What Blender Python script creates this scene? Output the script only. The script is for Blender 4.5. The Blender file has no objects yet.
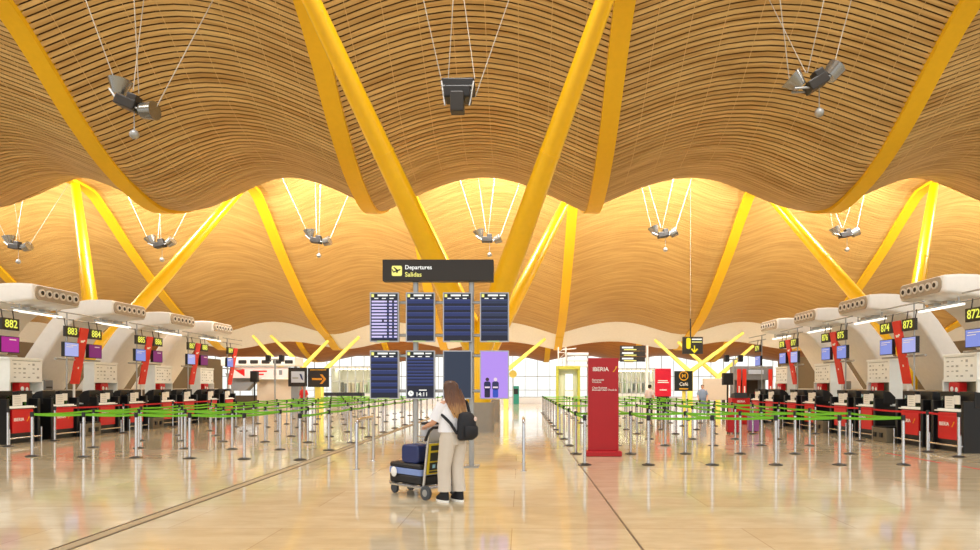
import bpy, bmesh, math, random
import numpy as np
from mathutils import Vector, Matrix, Euler
random.seed(7)
PI = math.pi
S = bpy.context.scene
COL = S.collection
F, CX, CY, CH = 640.0, 521.0, 386.0, 1.6

def W(px, py, Y):
    return Vector(((px - CX) * Y / F, Y, CH + (CY - py) * Y / F))

# ------------------------------------------------------------------ materials
MC = {}
def srgb(r, g, b):
    def f(c):
        c /= 255.0
        return c / 12.92 if c <= .04045 else ((c + .055) / 1.055) ** 2.4
    return (f(r), f(g), f(b), 1)

def mat(name, col, rough=.5, metal=0.0, emit=0.0, var=.06, scale=6.0, spec=.5, coat=0.0):
    if name in MC: return MC[name]
    m = bpy.data.materials.new(name); m.use_nodes = True
    nt = m.node_tree; b = nt.nodes['Principled BSDF']
    c = srgb(*col)
    if emit > 0:
        b.inputs['Base Color'].default_value = (c[0]*.2, c[1]*.2, c[2]*.2, 1)
        b.inputs['Emission Color'].default_value = c
        b.inputs['Emission Strength'].default_value = emit*.92
    else:
        tc = nt.nodes.new('ShaderNodeTexCoord')
        n = nt.nodes.new('ShaderNodeTexNoise'); n.inputs['Scale'].default_value = scale; n.inputs['Detail'].default_value = 3
        nt.links.new(tc.outputs['Object'], n.inputs['Vector'])
        r = nt.nodes.new('ShaderNodeMapRange')
        r.inputs['To Min'].default_value = 1 - var; r.inputs['To Max'].default_value = 1 + var
        nt.links.new(n.outputs['Fac'], r.inputs['Value'])
        x = nt.nodes.new('ShaderNodeVectorMath'); x.operation = 'SCALE'
        x.inputs[0].default_value = c[:3]
        nt.links.new(r.outputs['Result'], x.inputs['Scale'])
        nt.links.new(x.outputs['Vector'], b.inputs['Base Color'])
    b.inputs['Roughness'].default_value = rough
    b.inputs['Metallic'].default_value = metal
    b.inputs['Specular IOR Level'].default_value = spec
    b.inputs['Coat Weight'].default_value = coat
    MC[name] = m
    return m

YEL = mat('yellow_paint', (246, 194, 10), .35, coat=.3)
YELB = mat('yellow_beam_paint', (240, 190, 20), .5)
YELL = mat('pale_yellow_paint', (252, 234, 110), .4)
STEEL = mat('brushed_steel', (205, 208, 214), .22, .9)
GALV = mat('grey_metal', (170, 172, 172), .4, .5)
DKMET = mat('dark_metal', (52, 50, 48), .45, .3)
BLACK = mat('black_plastic', (18, 18, 20), .45)
BLKSAT = mat('black_laminate', (16, 16, 18), .3)
WHITE = mat('white_paint', (235, 232, 224), .5)
SHELL = mat('shell_white', (242, 240, 234), .45)
SHELLD = mat('nozzle_recess', (178, 165, 145), .6)
NOZ = mat('nozzle_ring', (228, 222, 212), .4)
RED = mat('red_panel', (206, 22, 26), .35)
REDB = mat('red_banner', (226, 48, 30), .45)
REDD = mat('red_totem', (178, 6, 22), .4)
GREEN = mat('green_belt', (112, 188, 34), .7)
REDBELT = mat('red_belt', (196, 26, 34), .7)
PAPER = mat('white_paper', (235, 234, 226), .8)
INK = mat('ink_marks', (176, 180, 174), .8)
WTXT = mat('white_lettering', (248, 246, 240), .5)
GOLD = mat('gold_lettering', (240, 178, 30), .5)
OLIVE = mat('olive_panel', (112, 103, 84), .6)
DKBR = mat('dark_brown_panel', (66, 56, 42), .55)
CREAM = mat('cabinet_cream', (250, 253, 247), .5)
SHELF = mat('shelf_back', (176, 172, 140), .6)
SIGNBK = mat('sign_black', (44, 38, 32), .5)
SIGNYE = mat('sign_yellow_lit', (236, 240, 96), emit=1.0)
TXTLIT = mat('lettering_lit', (250, 250, 245), emit=1.0)
TXTYEL = mat('lettering_yellow_lit', (245, 240, 130), emit=1.0)
LILAC = mat('screen_lilac', (166, 176, 238), emit=.9)
BLUEL = mat('screen_blue', (128, 146, 224), emit=.9)
MAGENTA = mat('screen_magenta', (176, 26, 150), emit=.8)
PURPLE = mat('screen_purple', (124, 22, 110), emit=.8)
NAVY = mat('screen_navy', (16, 24, 50), emit=.8)
BLUEROW = mat('screen_row_blue', (32, 48, 104), emit=.9)
BLUEROW2 = mat('screen_row_slate', (40, 52, 84), emit=.9)
ADVERT = mat('screen_advert', (176, 140, 236), emit=.95)
TXTSCR = mat('screen_text', (216, 206, 250), emit=.9)
TUBE = mat('tube_lamp', (255, 250, 235), emit=2.0)
CONC = mat('concrete', (150, 144, 134), .75)
BEIGE = mat('beige_board', (206, 190, 168), .6)
GREYB = mat('grey_board', (130, 132, 134), .6)
TEAL = mat('teal_paint', (40, 150, 130), .5)
LIME = mat('lime_paint', (178, 178, 66), .5)
ORANGE = mat('orange_arrow', (235, 160, 40), .5)
WHITEWARM = mat('warm_soffit', (252, 250, 246), .7)

def pane_mat():
    m = bpy.data.materials.new('window_glass'); m.use_nodes = True
    nt = m.node_tree; nt.nodes.clear()
    o = nt.nodes.new('ShaderNodeOutputMaterial'); mx = nt.nodes.new('ShaderNodeMixShader')
    t = nt.nodes.new('ShaderNodeBsdfTransparent'); t.inputs[0].default_value = (.93, .97, .96, 1)
    g = nt.nodes.new('ShaderNodeBsdfGlossy'); g.inputs['Roughness'].default_value = .05
    fr = nt.nodes.new('ShaderNodeFresnel'); fr.inputs[0].default_value = 1.45
    nt.links.new(fr.outputs[0], mx.inputs[0]); nt.links.new(t.outputs[0], mx.inputs[1]); nt.links.new(g.outputs[0], mx.inputs[2])
    nt.links.new(mx.outputs[0], o.inputs[0])
    return m
GLASS = pane_mat()

def floor_mat():
    m = bpy.data.materials.new('polished_limestone'); m.use_nodes = True
    nt = m.node_tree; b = nt.nodes['Principled BSDF']; L = nt.links.new
    tc = nt.nodes.new('ShaderNodeTexCoord')
    mp = nt.nodes.new('ShaderNodeMapping'); mp.inputs['Location'].default_value = (.1, .55, 0)
    L(tc.outputs['Object'], mp.inputs['Vector'])
    br = nt.nodes.new('ShaderNodeTexBrick'); br.inputs['Scale'].default_value = 1.0
    br.inputs['Brick Width'].default_value = 2.58; br.inputs['Row Height'].default_value = 1.29
    br.inputs['Mortar Size'].default_value = .005; br.inputs['Mortar Smooth'].default_value = .2
    br.inputs['Color1'].default_value = srgb(224, 212, 184); br.inputs['Color2'].default_value = srgb(214, 198, 164)
    br.inputs['Mortar'].default_value = srgb(184, 162, 130)
    rot = nt.nodes.new('ShaderNodeMapping'); rot.inputs['Rotation'].default_value = (0, 0, PI/2)
    L(mp.outputs['Vector'], br.inputs['Vector'])
    n = nt.nodes.new('ShaderNodeTexNoise'); n.inputs['Scale'].default_value = 1.4; n.inputs['Detail'].default_value = 9; n.inputs['Roughness'].default_value = .65
    st = nt.nodes.new('ShaderNodeMapping'); st.inputs['Scale'].default_value = (1, 2.4, 1)
    L(tc.outputs['Object'], st.inputs['Vector']); L(st.outputs['Vector'], n.inputs['Vector'])
    rp = nt.nodes.new('ShaderNodeValToRGB')
    rp.color_ramp.elements[0].position = .3; rp.color_ramp.elements[0].color = (.80, .76, .68, 1)
    rp.color_ramp.elements[1].position = .7; rp.color_ramp.elements[1].color = (1.04, 1.02, 1.0, 1)
    L(n.outputs['Fac'], rp.inputs['Fac'])
    mx = nt.nodes.new('ShaderNodeMix'); mx.data_type = 'RGBA'; mx.blend_type = 'MULTIPLY'; mx.inputs['Factor'].default_value = 1
    L(br.outputs['Color'], mx.inputs[6]); L(rp.outputs['Color'], mx.inputs[7])
    L(mx.outputs[2], b.inputs['Base Color'])
    n2 = nt.nodes.new('ShaderNodeTexNoise'); n2.inputs['Scale'].default_value = .8; n2.inputs['Detail'].default_value = 4
    L(tc.outputs['Object'], n2.inputs['Vector'])
    mr = nt.nodes.new('ShaderNodeMapRange'); mr.inputs['To Min'].default_value = .05; mr.inputs['To Max'].default_value = .13
    L(n2.outputs['Fac'], mr.inputs['Value']); L(mr.outputs['Result'], b.inputs['Roughness'])
    b.inputs['Specular IOR Level'].default_value = .75
    return m

def bamboo_mat(name, c1, c2, stripes=False, ms=(.35, 5.9, 0)):
    m = bpy.data.materials.new(name); m.use_nodes = True
    nt = m.node_tree; b = nt.nodes['Principled BSDF']; L = nt.links.new
    tc = nt.nodes.new('ShaderNodeTexCoord')
    mp = nt.nodes.new('ShaderNodeMapping'); mp.inputs['Scale'].default_value = ms
    L(tc.outputs['Object'], mp.inputs['Vector'])
    n = nt.nodes.new('ShaderNodeTexNoise'); n.inputs['Scale'].default_value = 1; n.inputs['Detail'].default_value = 2
    L(mp.outputs['Vector'], n.inputs['Vector'])
    rp = nt.nodes.new('ShaderNodeValToRGB')
    rp.color_ramp.elements[0].position = .33; rp.color_ramp.elements[0].color = srgb(*c1)
    rp.color_ramp.elements[1].position = .68; rp.color_ramp.elements[1].color = srgb(*c2)
    L(n.outputs['Fac'], rp.inputs['Fac'])
    out = rp.outputs['Color']
    if stripes:
        w = nt.nodes.new('ShaderNodeTexWave'); w.wave_type = 'BANDS'; w.bands_direction = 'Y'
        w.inputs['Scale'].default_value = 1.6
        L(tc.outputs['Object'], w.inputs['Vector'])
        mx = nt.nodes.new('ShaderNodeMix'); mx.data_type = 'RGBA'; mx.blend_type = 'MULTIPLY'; mx.inputs['Factor'].default_value = .35
        L(out, mx.inputs[6]); L(w.outputs['Color'], mx.inputs[7]); out = mx.outputs[2]
    L(out, b.inputs['Base Color'])
    b.inputs['Roughness'].default_value = .5
    return m
BAMBOO = bamboo_mat('bamboo_slats', (184, 144, 82), (224, 190, 126))
BAMBOO2 = bamboo_mat('bamboo_slats_fine', (184, 142, 76), (208, 168, 98), False, (.4, 7, 0))
BAMBOOF = bamboo_mat('bamboo_cladding', (170, 104, 40), (196, 132, 58), True)
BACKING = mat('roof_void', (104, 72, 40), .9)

# ------------------------------------------------------------------ mesh builder
class MB:
    def __init__(s): s.v = []; s.f = []; s.m = []
    def add(s, vs, fs, mi=0):
        o = len(s.v); s.v += [tuple(v) for v in vs]
        for f in fs: s.f.append(tuple(i + o for i in f)); s.m.append(mi)
        return s
    def box(s, c, d, mi=0, R=None):
        x, y, z = d[0]/2, d[1]/2, d[2]/2
        vs = [Vector((a*x, b*y, e*z)) for a in (-1, 1) for b in (-1, 1) for e in (-1, 1)]
        if R is not None: vs = [R @ v for v in vs]
        vs = [v + Vector(c) for v in vs]
        return s.add(vs, [(0,1,3,2),(4,6,7,5),(0,4,5,1),(2,3,7,6),(0,2,6,4),(1,5,7,3)], mi)
    def rbox(s, c, d, r, mi=0, axis='y', n=5, R=None):
        """box with rounded edges along one axis"""
        pts = []
        a, b = {'y': (0, 2), 'x': (1, 2), 'z': (0, 1)}[axis]
        w, h = d[a]/2, d[b]/2
        for (sx, sy, a0) in ((1, 1, 0), (-1, 1, 90), (-1, -1, 180), (1, -1, 270)):
            for i in range(n + 1):
                t = math.radians(a0 + 90 * i / n)
                pts.append((sx * (w - r) + r * math.cos(t), sy * (h - r) + r * math.sin(t)))
        k = {'y': 1, 'x': 0, 'z': 2}[axis]; e = d[k]/2
        vs = []
        for z in (-e, e):
            for p in pts:
                q = [0, 0, 0]; q[a] = p[0]; q[b] = p[1]; q[k] = z
                q = Vector(q)
                if R is not None: q = R @ q
                vs.append(q + Vector(c))
        m = len(pts)
        fs = [tuple(range(m)), tuple(range(2*m - 1, m - 1, -1))] + [(i, i + m, (i+1) % m + m, (i+1) % m) for i in range(m)]
        return s.add(vs, fs, mi)
    def cyl(s, p0, p1, r0, r1=None, n=12, mi=0, caps=True):
        p0, p1 = Vector(p0), Vector(p1); r1 = r0 if r1 is None else r1
        d = (p1 - p0).normalized()
        u = d.orthogonal().normalized(); w = d.cross(u)
        vs = []
        for p, r in ((p0, r0), (p1, r1)):
            for i in range(n):
                t = 2*PI*i/n; vs.append(p + (u*math.cos(t) + w*math.sin(t)) * r)
        fs = [(i, (i+1) % n, (i+1) % n + n, i + n) for i in range(n)]
        if caps: fs += [tuple(range(n-1, -1, -1)), tuple(range(n, 2*n))]
        return s.add(vs, fs, mi)
    def tube(s, pts, r, n=8, mi=0, closed=False):
        pts = [Vector(p) for p in pts]; vs = []; N = len(pts)
        rr = r if isinstance(r, (list, tuple)) else [r]*N
        prev = None
        for i, p in enumerate(pts):
            a = pts[max(i-1, 0)]; b = pts[min(i+1, N-1)]
            d = (b - a).normalized()
            u = d.orthogonal().normalized() if prev is None else (prev - d*prev.dot(d)).normalized()
            prev = u; w = d.cross(u)
            for k in range(n):
                t = 2*PI*k/n; vs.append(p + (u*math.cos(t) + w*math.sin(t)) * rr[i])
        fs = []
        for i in range(N-1):
            for k in range(n):
                fs.append((i*n+k, i*n+(k+1) % n, (i+1)*n+(k+1) % n, (i+1)*n+k))
        fs += [tuple(range(n-1, -1, -1)), tuple(range((N-1)*n, N*n))]
        return s.add(vs, fs, mi)
    def lathe(s, prof, c=(0,0,0), n=20, mi=0):
        vs = []; N = len(prof)
        for r, z in prof:
            for i in range(n):
                t = 2*PI*i/n; vs.append((c[0] + r*math.cos(t), c[1] + r*math.sin(t), c[2] + z))
        fs = []
        for j in range(N-1):
            for i in range(n): fs.append((j*n+i, j*n+(i+1) % n, (j+1)*n+(i+1) % n, (j+1)*n+i))
        fs += [tuple(range(n-1, -1, -1)), tuple(range((N-1)*n, N*n))]
        return s.add(vs, fs, mi)
    def loft(s, rings, n=16, mi=0):
        """rings: (centre, rx, ry[, yaw])"""
        vs = []; N = len(rings)
        for rg in rings:
            c, rx, ry = rg[0], rg[1], rg[2]; a = rg[3] if len(rg) > 3 else 0
            for i in range(n):
                t = 2*PI*i/n; x, y = rx*math.cos(t), ry*math.sin(t)
                vs.append((c[0] + x*math.cos(a) - y*math.sin(a), c[1] + x*math.sin(a) + y*math.cos(a), c[2]))
        fs = []
        for j in range(N-1):
            for i in range(n): fs.append((j*n+i, j*n+(i+1) % n, (j+1)*n+(i+1) % n, (j+1)*n+i))
        fs += [tuple(range(n-1, -1, -1)), tuple(range((N-1)*n, N*n))]
        return s.add(vs, fs, mi)
    def prism(s, poly, x0, x1, mi=0, axis='x'):
        """poly in the two other axes, extruded along axis"""
        n = len(poly); vs = []
        for x in (x0, x1):
            for a, b in poly:
                vs.append({'x': (x, a, b), 'y': (a, x, b), 'z': (a, b, x)}[axis])
        fs = [tuple(range(n)), tuple(range(2*n-1, n-1, -1))] + [(i, i+n, (i+1) % n + n, (i+1) % n) for i in range(n)]
        return s.add(vs, fs, mi)
    def ball(s, c, r, mi=0, n=12, sc=(1,1,1)):
        prof = []
        vs = []; rings = n//2
        for j in range(1, rings):
            ph = PI*j/rings
            for i in range(n):
                t = 2*PI*i/n
                vs.append((c[0]+r*sc[0]*math.sin(ph)*math.cos(t), c[1]+r*sc[1]*math.sin(ph)*math.sin(t), c[2]-r*sc[2]*math.cos(ph)))
        b = len(vs); vs += [(c[0], c[1], c[2]-r*sc[2]), (c[0], c[1], c[2]+r*sc[2])]
        fs = []
        for j in range(rings-2):
            for i in range(n): fs.append((j*n+i, j*n+(i+1) % n, (j+1)*n+(i+1) % n, (j+1)*n+i))
        for i in range(n):
            fs.append((b, (i+1) % n, i)); fs.append((b+1, (rings-2)*n+i, (rings-2)*n+(i+1) % n))
        return s.add(vs, fs, mi)
    def quad(s, a, b, c, d, mi=0): return s.add([a, b, c, d], [(0,1,2,3)], mi)
    def mesh(s, name, mats, smooth=False):
        me = bpy.data.meshes.new(name); me.from_pydata(s.v, [], s.f)
        bm = bmesh.new(); bm.from_mesh(me); 
        lay = None
        bm.faces.ensure_lookup_table()
        for f, k in zip(bm.faces, s.m): f.material_index = k
        bmesh.ops.recalc_face_normals(bm, faces=bm.faces)
        bm.to_mesh(me); bm.free()
        for m in (mats if isinstance(mats, (list, tuple)) else [mats]): me.materials.append(m)
        if smooth:
            for p in me.polygons: p.use_smooth = True
            me.set_sharp_from_angle(angle=math.radians(40))
        return me
    def build(s, name, mats, parent=None, smooth=False, bevel=0.0, seg=2):
        o = bpy.data.objects.new(name, s.mesh(name, mats, smooth)); COL.objects.link(o)
        if parent: o.parent = parent
        if bevel > 0:
            md = o.modifiers.new('b', 'BEVEL'); md.width = bevel; md.segments = seg; md.limit_method = 'ANGLE'
        return o

def tag(o, label=None, cat=None, group=None, kind=None):
    if label: o['label'] = label
    if cat: o['category'] = cat
    if group: o['group'] = group
    if kind: o['kind'] = kind
    return o
def thing(name, label, cat, loc=(0,0,0), rz=0.0, group=None):
    o = bpy.data.objects.new(name, None); COL.objects.link(o)
    o.location = loc; o.rotation_euler = (0, 0, rz); o.empty_display_size = .1
    return tag(o, label, cat, group)
def struct(o, label=None, cat=None):
    return tag(o, label, cat, None, 'structure')
def copy_tree(o, parent=None):
    c = o.copy(); COL.objects.link(c); c.parent = parent
    for ch in list(o.children): copy_tree(ch, c)
    return c
_TX = {}
def text_mesh(txt, size, m, ext=.003, align='CENTER', sx=1.0):
    key = (txt, size, m.name, ext, align, sx)
    if key in _TX: return _TX[key]
    cu = bpy.data.curves.new('t', 'FONT'); cu.body = txt; cu.size = size; cu.extrude = ext; cu.offset = size*.012
    cu.align_x = align; cu.align_y = 'CENTER'; cu.resolution_u = 3
    o = bpy.data.objects.new('t', cu); COL.objects.link(o)
    dg = bpy.context.evaluated_depsgraph_get(); dg.update()
    me = bpy.data.meshes.new_from_object(o.evaluated_get(dg))
    me.transform(Matrix.Scale(sx, 4, (1, 0, 0)))
    me.transform(Matrix.Rotation(PI/2, 4, 'X'))      # stands up, facing -Y
    bpy.data.objects.remove(o); bpy.data.curves.remove(cu)
    me.name = 'lettering'; me.materials.clear(); me.materials.append(m)
    _TX[key] = me
    return me
def lettering(txt, size, m, loc, parent, align='CENTER', sx=1.0, name='lettering', rot=None):
    o = bpy.data.objects.new(name, text_mesh(txt, size, m, align=align, sx=sx)); COL.objects.link(o)
    o.location = loc; o.parent = parent
    if rot: o.rotation_euler = rot
    return o
ORD = ['first','second','third','fourth','fifth','sixth','seventh','eighth','ninth','tenth','eleventh','twelfth','thirteenth','fourteenth','fifteenth','sixteenth']

# ------------------------------------------------------------------ ceiling
BX = [-50.4, -41.4, -32.4, -23.4, -14.44, -6.0, 2.88, 12.5, 21.7, 30.8, 39.9, 48.9]
ZP = np.array([(4,10.6),(8,12.2),(11,13.0),(13.8,13.3),(16,12.95),(17.9,12.2),(19.2,11.35),(20.7,10.25),(22,9.5),(23.3,8.98),(25.3,8.62),(27,9.0),(29,10.1),(31,11.5),
      (33,12.3),(34.6,12.2),(36,11.4),(38.3,9.75),(40,8.65),(42,7.45),(44,6.45),(46,5.75),(47.3,5.42),(48.6,5.0),(50.2,4.5),(51,4.55),(53,5.3),(56,7.4),(60,9.0),(64,8.2),(69,5.4),(73,4.4),(76,4.6),(79,5.6)])
def pchip(xs, ys):
    h = np.diff(xs); d = np.diff(ys)/h; m = np.zeros(len(xs))
    for i in range(1, len(xs)-1):
        if d[i-1]*d[i] > 0:
            w1 = 2*h[i]+h[i-1]; w2 = h[i]+2*h[i-1]; m[i] = (w1+w2)/(w1/d[i-1]+w2/d[i])
    m[0] = d[0]; m[-1] = d[-1]
    def ev(x):
        x = np.asarray(x, float); k = np.clip(np.searchsorted(xs, x)-1, 0, len(h)-1)
        t = (x-xs[k])/h[k]; t2 = t*t; t3 = t2*t
        return (2*t3-3*t2+1)*ys[k]+(t3-2*t2+t)*h[k]*m[k]+(-2*t3+3*t2)*ys[k+1]+(t3-t2)*h[k]*m[k+1]
    return ev
ZB = pchip(ZP[:,0], ZP[:,1])
BA = pchip(np.array([4,20,25,32,40,47,50,56,79.]), np.array([1.2,1.2,1.4,1.35,1.1,.95,.6,.9,.6]))
BXR = np.array(BX)
BOFF = np.array([.65 if x < -10 else .3 if x < 0 else -.3 if x < 10 else -.65 for x in BX])
def fx(X, Y):
    X = np.asarray(X, float); y = float(np.mean(Y)); t = min(max((y-19.5)/5.5, 0), 1); t = t*t*(3-2*t)
    B = BXR + BOFF*t
    k = np.clip(np.searchsorted(B, X, side='right')-1, 0, len(B)-2)
    s = (X-B[k])/(B[k+1]-B[k])
    near = np.where(s < .5, B[k], B[k+1])
    p = np.where(np.abs(near) < 8, .56, .56+.26*t)
    return np.power(np.clip(.5-.5*np.cos(2*PI*s), 0, 1), p)
def ZC(X, Y): return ZB(Y) + BA(Y)*fx(X, Y)

XS = []
for i in range(len(BX)-1):
    n = 14 if -45 < BX[i] < 41 else 6
    XS += [BX[i] + (BX[i+1]-BX[i])*k/n for k in range(n)]
XS = np.array(sorted(set(XS + [BX[-1]] + [x + d for x in BX for d in (-.65, -.3, .3, .65) if BX[0] < x + d < BX[-1]])))
def grid_mesh(name, Ys, dz, m, smooth=True, X=XS):
    nx, ny = len(X), len(Ys)
    V = np.zeros((ny, nx, 3))
    for j, y in enumerate(Ys):
        V[j,:,0] = X; V[j,:,1] = y; V[j,:,2] = ZC(X, np.full(nx, y)) + (dz(y) if callable(dz) else dz)
    idx = np.arange(nx*ny).reshape(ny, nx)
    fs = np.stack([idx[:-1,:-1], idx[1:,:-1], idx[1:,1:], idx[:-1,1:]], -1).reshape(-1, 4)
    me = bpy.data.meshes.new(name); me.from_pydata(V.reshape(-1,3).tolist(), [], fs.tolist())
    me.materials.append(m)
    if smooth:
        for p in me.polygons: p.use_smooth = True
    o = bpy.data.objects.new(name, me); COL.objects.link(o)
    return o
def slats(y0, y1, pitch, width, dep, name='ceiling'):
    """bamboo slats running across the hall"""
    ys = np.arange(y0, y1, .01); z = ZB(ys)
    arc = np.concatenate([[0], np.cumsum(np.hypot(np.diff(ys), np.diff(z)))])
    cs = np.arange(pitch/2, arc[-1], pitch)
    a = np.interp(cs-width/2, arc, ys); b = np.interp(cs+width/2, arc, ys)
    nx = len(XS); V = []; Fc = []; o = 0
    base = np.arange(nx-1)
    for ya, yb in zip(a, b):
        za = ZC(XS, np.full(nx, ya)); zb = ZC(XS, np.full(nx, yb))
        sl = (zb.mean()-za.mean())/(yb-ya); L = math.hypot(1, sl); ny, nz = -sl/L*dep, 1/L*dep
        for yy, zz in ((ya+ny, za+nz), (ya, za), (yb, zb), (yb+ny, zb+nz)):
            V.append(np.stack([XS, np.full(nx, yy), zz], -1))
        for r in range(3):
            q = o + r*nx
            Fc.append(np.stack([q+base, q+base+1, q+nx+base+1, q+nx+base], -1))
        o += 4*nx
    me = bpy.data.meshes.new(name); me.from_pydata(np.concatenate(V).tolist(), [], np.concatenate(Fc).tolist())
    me.materials.append(BAMBOO if name == 'ceiling' else BAMBOO2)
    ob = bpy.data.objects.new(name, me); COL.objects.link(ob)
    return ob
ceil = slats(6, 27.2, .17, .124, .03)
sl2 = slats(27.25, 47.3, .15, .134, .018, 'ceiling_slats'); sl2.parent = ceil
struct(ceil, 'undulating roof lining of thin bamboo slats running across the hall', 'ceiling')
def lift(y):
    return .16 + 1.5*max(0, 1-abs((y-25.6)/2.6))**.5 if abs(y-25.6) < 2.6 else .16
rods = MB()
for i in range(3, len(BX)-4):
    for q in range(1, 9):
        X = BX[i] + (BX[i+1]-BX[i])*q/9; vs = []; ys_ = np.arange(15, 25, .5)
        for y in ys_:
            z = float(ZC(X, y)) - .012; vs += [(X-.012, y, z), (X+.012, y, z)]
        rods.add(vs, [(2*j, 2*j+1, 2*j+3, 2*j+2) for j in range(len(ys_)-1)])
ro = rods.build('ceiling_rod', mat('batten_rod', (214, 180, 120), .5)); ro.parent = ceil; ro['kind'] = 'stuff'
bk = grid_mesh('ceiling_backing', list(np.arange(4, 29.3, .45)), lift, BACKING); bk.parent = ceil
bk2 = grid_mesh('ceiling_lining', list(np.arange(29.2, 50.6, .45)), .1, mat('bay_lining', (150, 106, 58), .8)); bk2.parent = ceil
so = grid_mesh('ceiling_soffit', list(np.arange(47.3, 51.01, .3)), 0, WHITEWARM); so.parent = ceil
fc = grid_mesh('ceiling_cladding', list(np.arange(51, 79.01, .8)), 0, BAMBOOF); fc.parent = ceil

# yellow roof beams
beam_names = {-32.4: 'outermost beam over the 882 end of the desks', -23.4: 'beam behind the white arches near sign 882', -14.44: 'beam running down over the desks 883 to 889',
  -6.0: 'beam by the huge tilted leg nearer sign 882', 2.88: 'beam by the huge tilted leg nearer sign 872', 12.5: 'beam running down over the desks 873 to 879',
  21.7: 'beam behind the white arches near sign 872', 30.8: 'outermost beam over the 872 end of the desks'}
for X in BX[2:-2]:
    if X not in beam_names: continue
    for (y0, y1, where) in ((7, 25.6, 'front roof wave'), (25.6, 47.6, 'second roof wave'), (47.7, 76, 'far roof')):
        if where.startswith('far') and abs(X) > 24: continue
        ys = list(np.arange(y0, y1, .6)) + [y1]
        b = MB(); vs = []
        w = .29
        for y in ys:
            z = float(ZB(y))
            vs += [(X-w, y, z-.10), (X+w, y, z-.10), (X+w, y, z+.25), (X-w, y, z+.25)]
        fs = []
        for j in range(len(ys)-1):
            for k in range(4): fs.append((j*4+k, j*4+(k+1) % 4, (j+1)*4+(k+1) % 4, (j+1)*4+k))
        fs += [(0,1,2,3), tuple(range(len(vs)-1, len(vs)-5, -1))]
        b.add(vs, fs)
        o = b.build('roof_rib', YELB, None, True)
        tag(o, 'yellow ' + beam_names[X] + ', ' + where, 'beam', 'yellow beams of the ' + where, 'thing')

# tilted legs in pairs
def leg_pair(name, base, tops, r0, r1, zped, label, cm=YEL, trunk=True, group=None, pedw=.55, pedm=CONC):
    t = thing(name, label, 'column', (base[0], base[1], 0), 0, group)
    bz = base[2]
    for tp in tops:
        d = Vector((tp[0]-base[0], tp[1]-base[1], tp[2])); s0 = Vector((0, 0, bz))
        b = MB(); pts = [s0 + (d-s0)*k for k in (0, .33, .66, 1)]
        b.tube(pts, [r0, r0+(r1-r0)*.33, r0+(r1-r0)*.66, r1], 20)
        lg = b.build('leg', cm, t, True)
        if r0 > .3:
            c = s0 + (d-s0)*.52; dd = (d-s0).normalized(); rr = r0+(r1-r0)*.52
            MB().cyl(c-dd*.03, c+dd*.03, rr+.015, rr+.015, 20).build('weld_ring', YEL, lg, True)
    if trunk:
        MB().lathe([(r0*1.05, zped-.02), (r0*1.15, (zped+bz)/2), (r0*1.25, bz-.1), (r0*.9, bz+.15)], n=20).build('trunk', cm, t, True)
    if zped > .05:
        MB().rbox((0, 0, zped/2), (pedw*2, pedw*2, zped), .2, 0, 'z').build('pedestal', pedm, t, True)
    return t
leg_pair('tilted_column', (-1.5, 22.5, 2.75), [(-6.05, 13.9, 13.15), (2.95, 13.9, 13.15)], .43, .17, 1.03,
         'pair of huge yellow tilted legs rising behind the departures board', group='yellow tilted columns')
# second row
for bx, ta, tb, w in ((-18.9, -23.4, -14.44, 'second row yellow leg pair behind the white arches on the 882 side'),
                      (-1.5, -6.0, 2.88, 'second row yellow leg pair seen behind the huge pair at the departures board'),
                      (17.2, 12.5, 21.7, 'second row yellow leg pair behind the white arches on the 872 side')):
    leg_pair('tilted_column', (bx, 28.5, 3.0), [(ta, 33.6, float(ZB(33.6))-.05), (tb, 33.6, float(ZB(33.6))-.05)], .36, .2, 1.0, w, group='yellow tilted columns')
# slim struts under the far valley
def strut_v(bp, tps, Y, label):
    b = W(bp[0], bp[1], Y)
    tops = [W(p[0], p[1], Y+1.6) for p in tps]
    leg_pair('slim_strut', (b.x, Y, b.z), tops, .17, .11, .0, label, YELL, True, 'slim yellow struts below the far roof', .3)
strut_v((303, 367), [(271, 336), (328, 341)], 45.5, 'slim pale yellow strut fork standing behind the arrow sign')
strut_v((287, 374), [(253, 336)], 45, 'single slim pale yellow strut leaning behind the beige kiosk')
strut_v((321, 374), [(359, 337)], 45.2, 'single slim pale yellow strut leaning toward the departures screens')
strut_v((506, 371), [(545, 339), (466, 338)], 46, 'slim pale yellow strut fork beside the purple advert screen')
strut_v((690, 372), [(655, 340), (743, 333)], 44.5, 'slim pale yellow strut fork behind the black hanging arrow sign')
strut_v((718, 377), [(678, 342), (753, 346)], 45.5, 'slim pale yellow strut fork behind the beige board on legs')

# ------------------------------------------------------------------ floor and shell
b = MB(); b.box((0, 30, -.1), (110, 110, .2)); fl = b.build('floor', floor_mat()); struct(fl, 'polished beige stone floor with slab joints', 'floor')
b = MB(); b.box((-4.5, 27, .002), (.13, 66, .006)); b.box((-4.59, 27, .003), (.022, 66, .008), 1); b.box((-4.41, 27, .003), (.022, 66, .008), 1)
struct(b.build('trim_1', [mat('drain_cover', (172, 156, 128), .4), mat('strip_edge', (110, 96, 78), .4)]), 'brown metal strip set in the floor', 'floor strip')
b = MB(); b.box((1.19, 27, .002), (.022, 66, .005)); struct(b.build('trim_2', mat('dark_joint', (112, 92, 70), .5)), 'thin dark joint line in the floor', 'floor joint')
b = MB(); b.box((8.72, 14.3, .002), (.05, 2.0, .004)); b.box((8.8, 11.9, .002), (.05, 1.7, .004))
struct(b.build('trim_3', REDBELT), 'red guide line on the floor near the desks', 'floor line')

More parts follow.
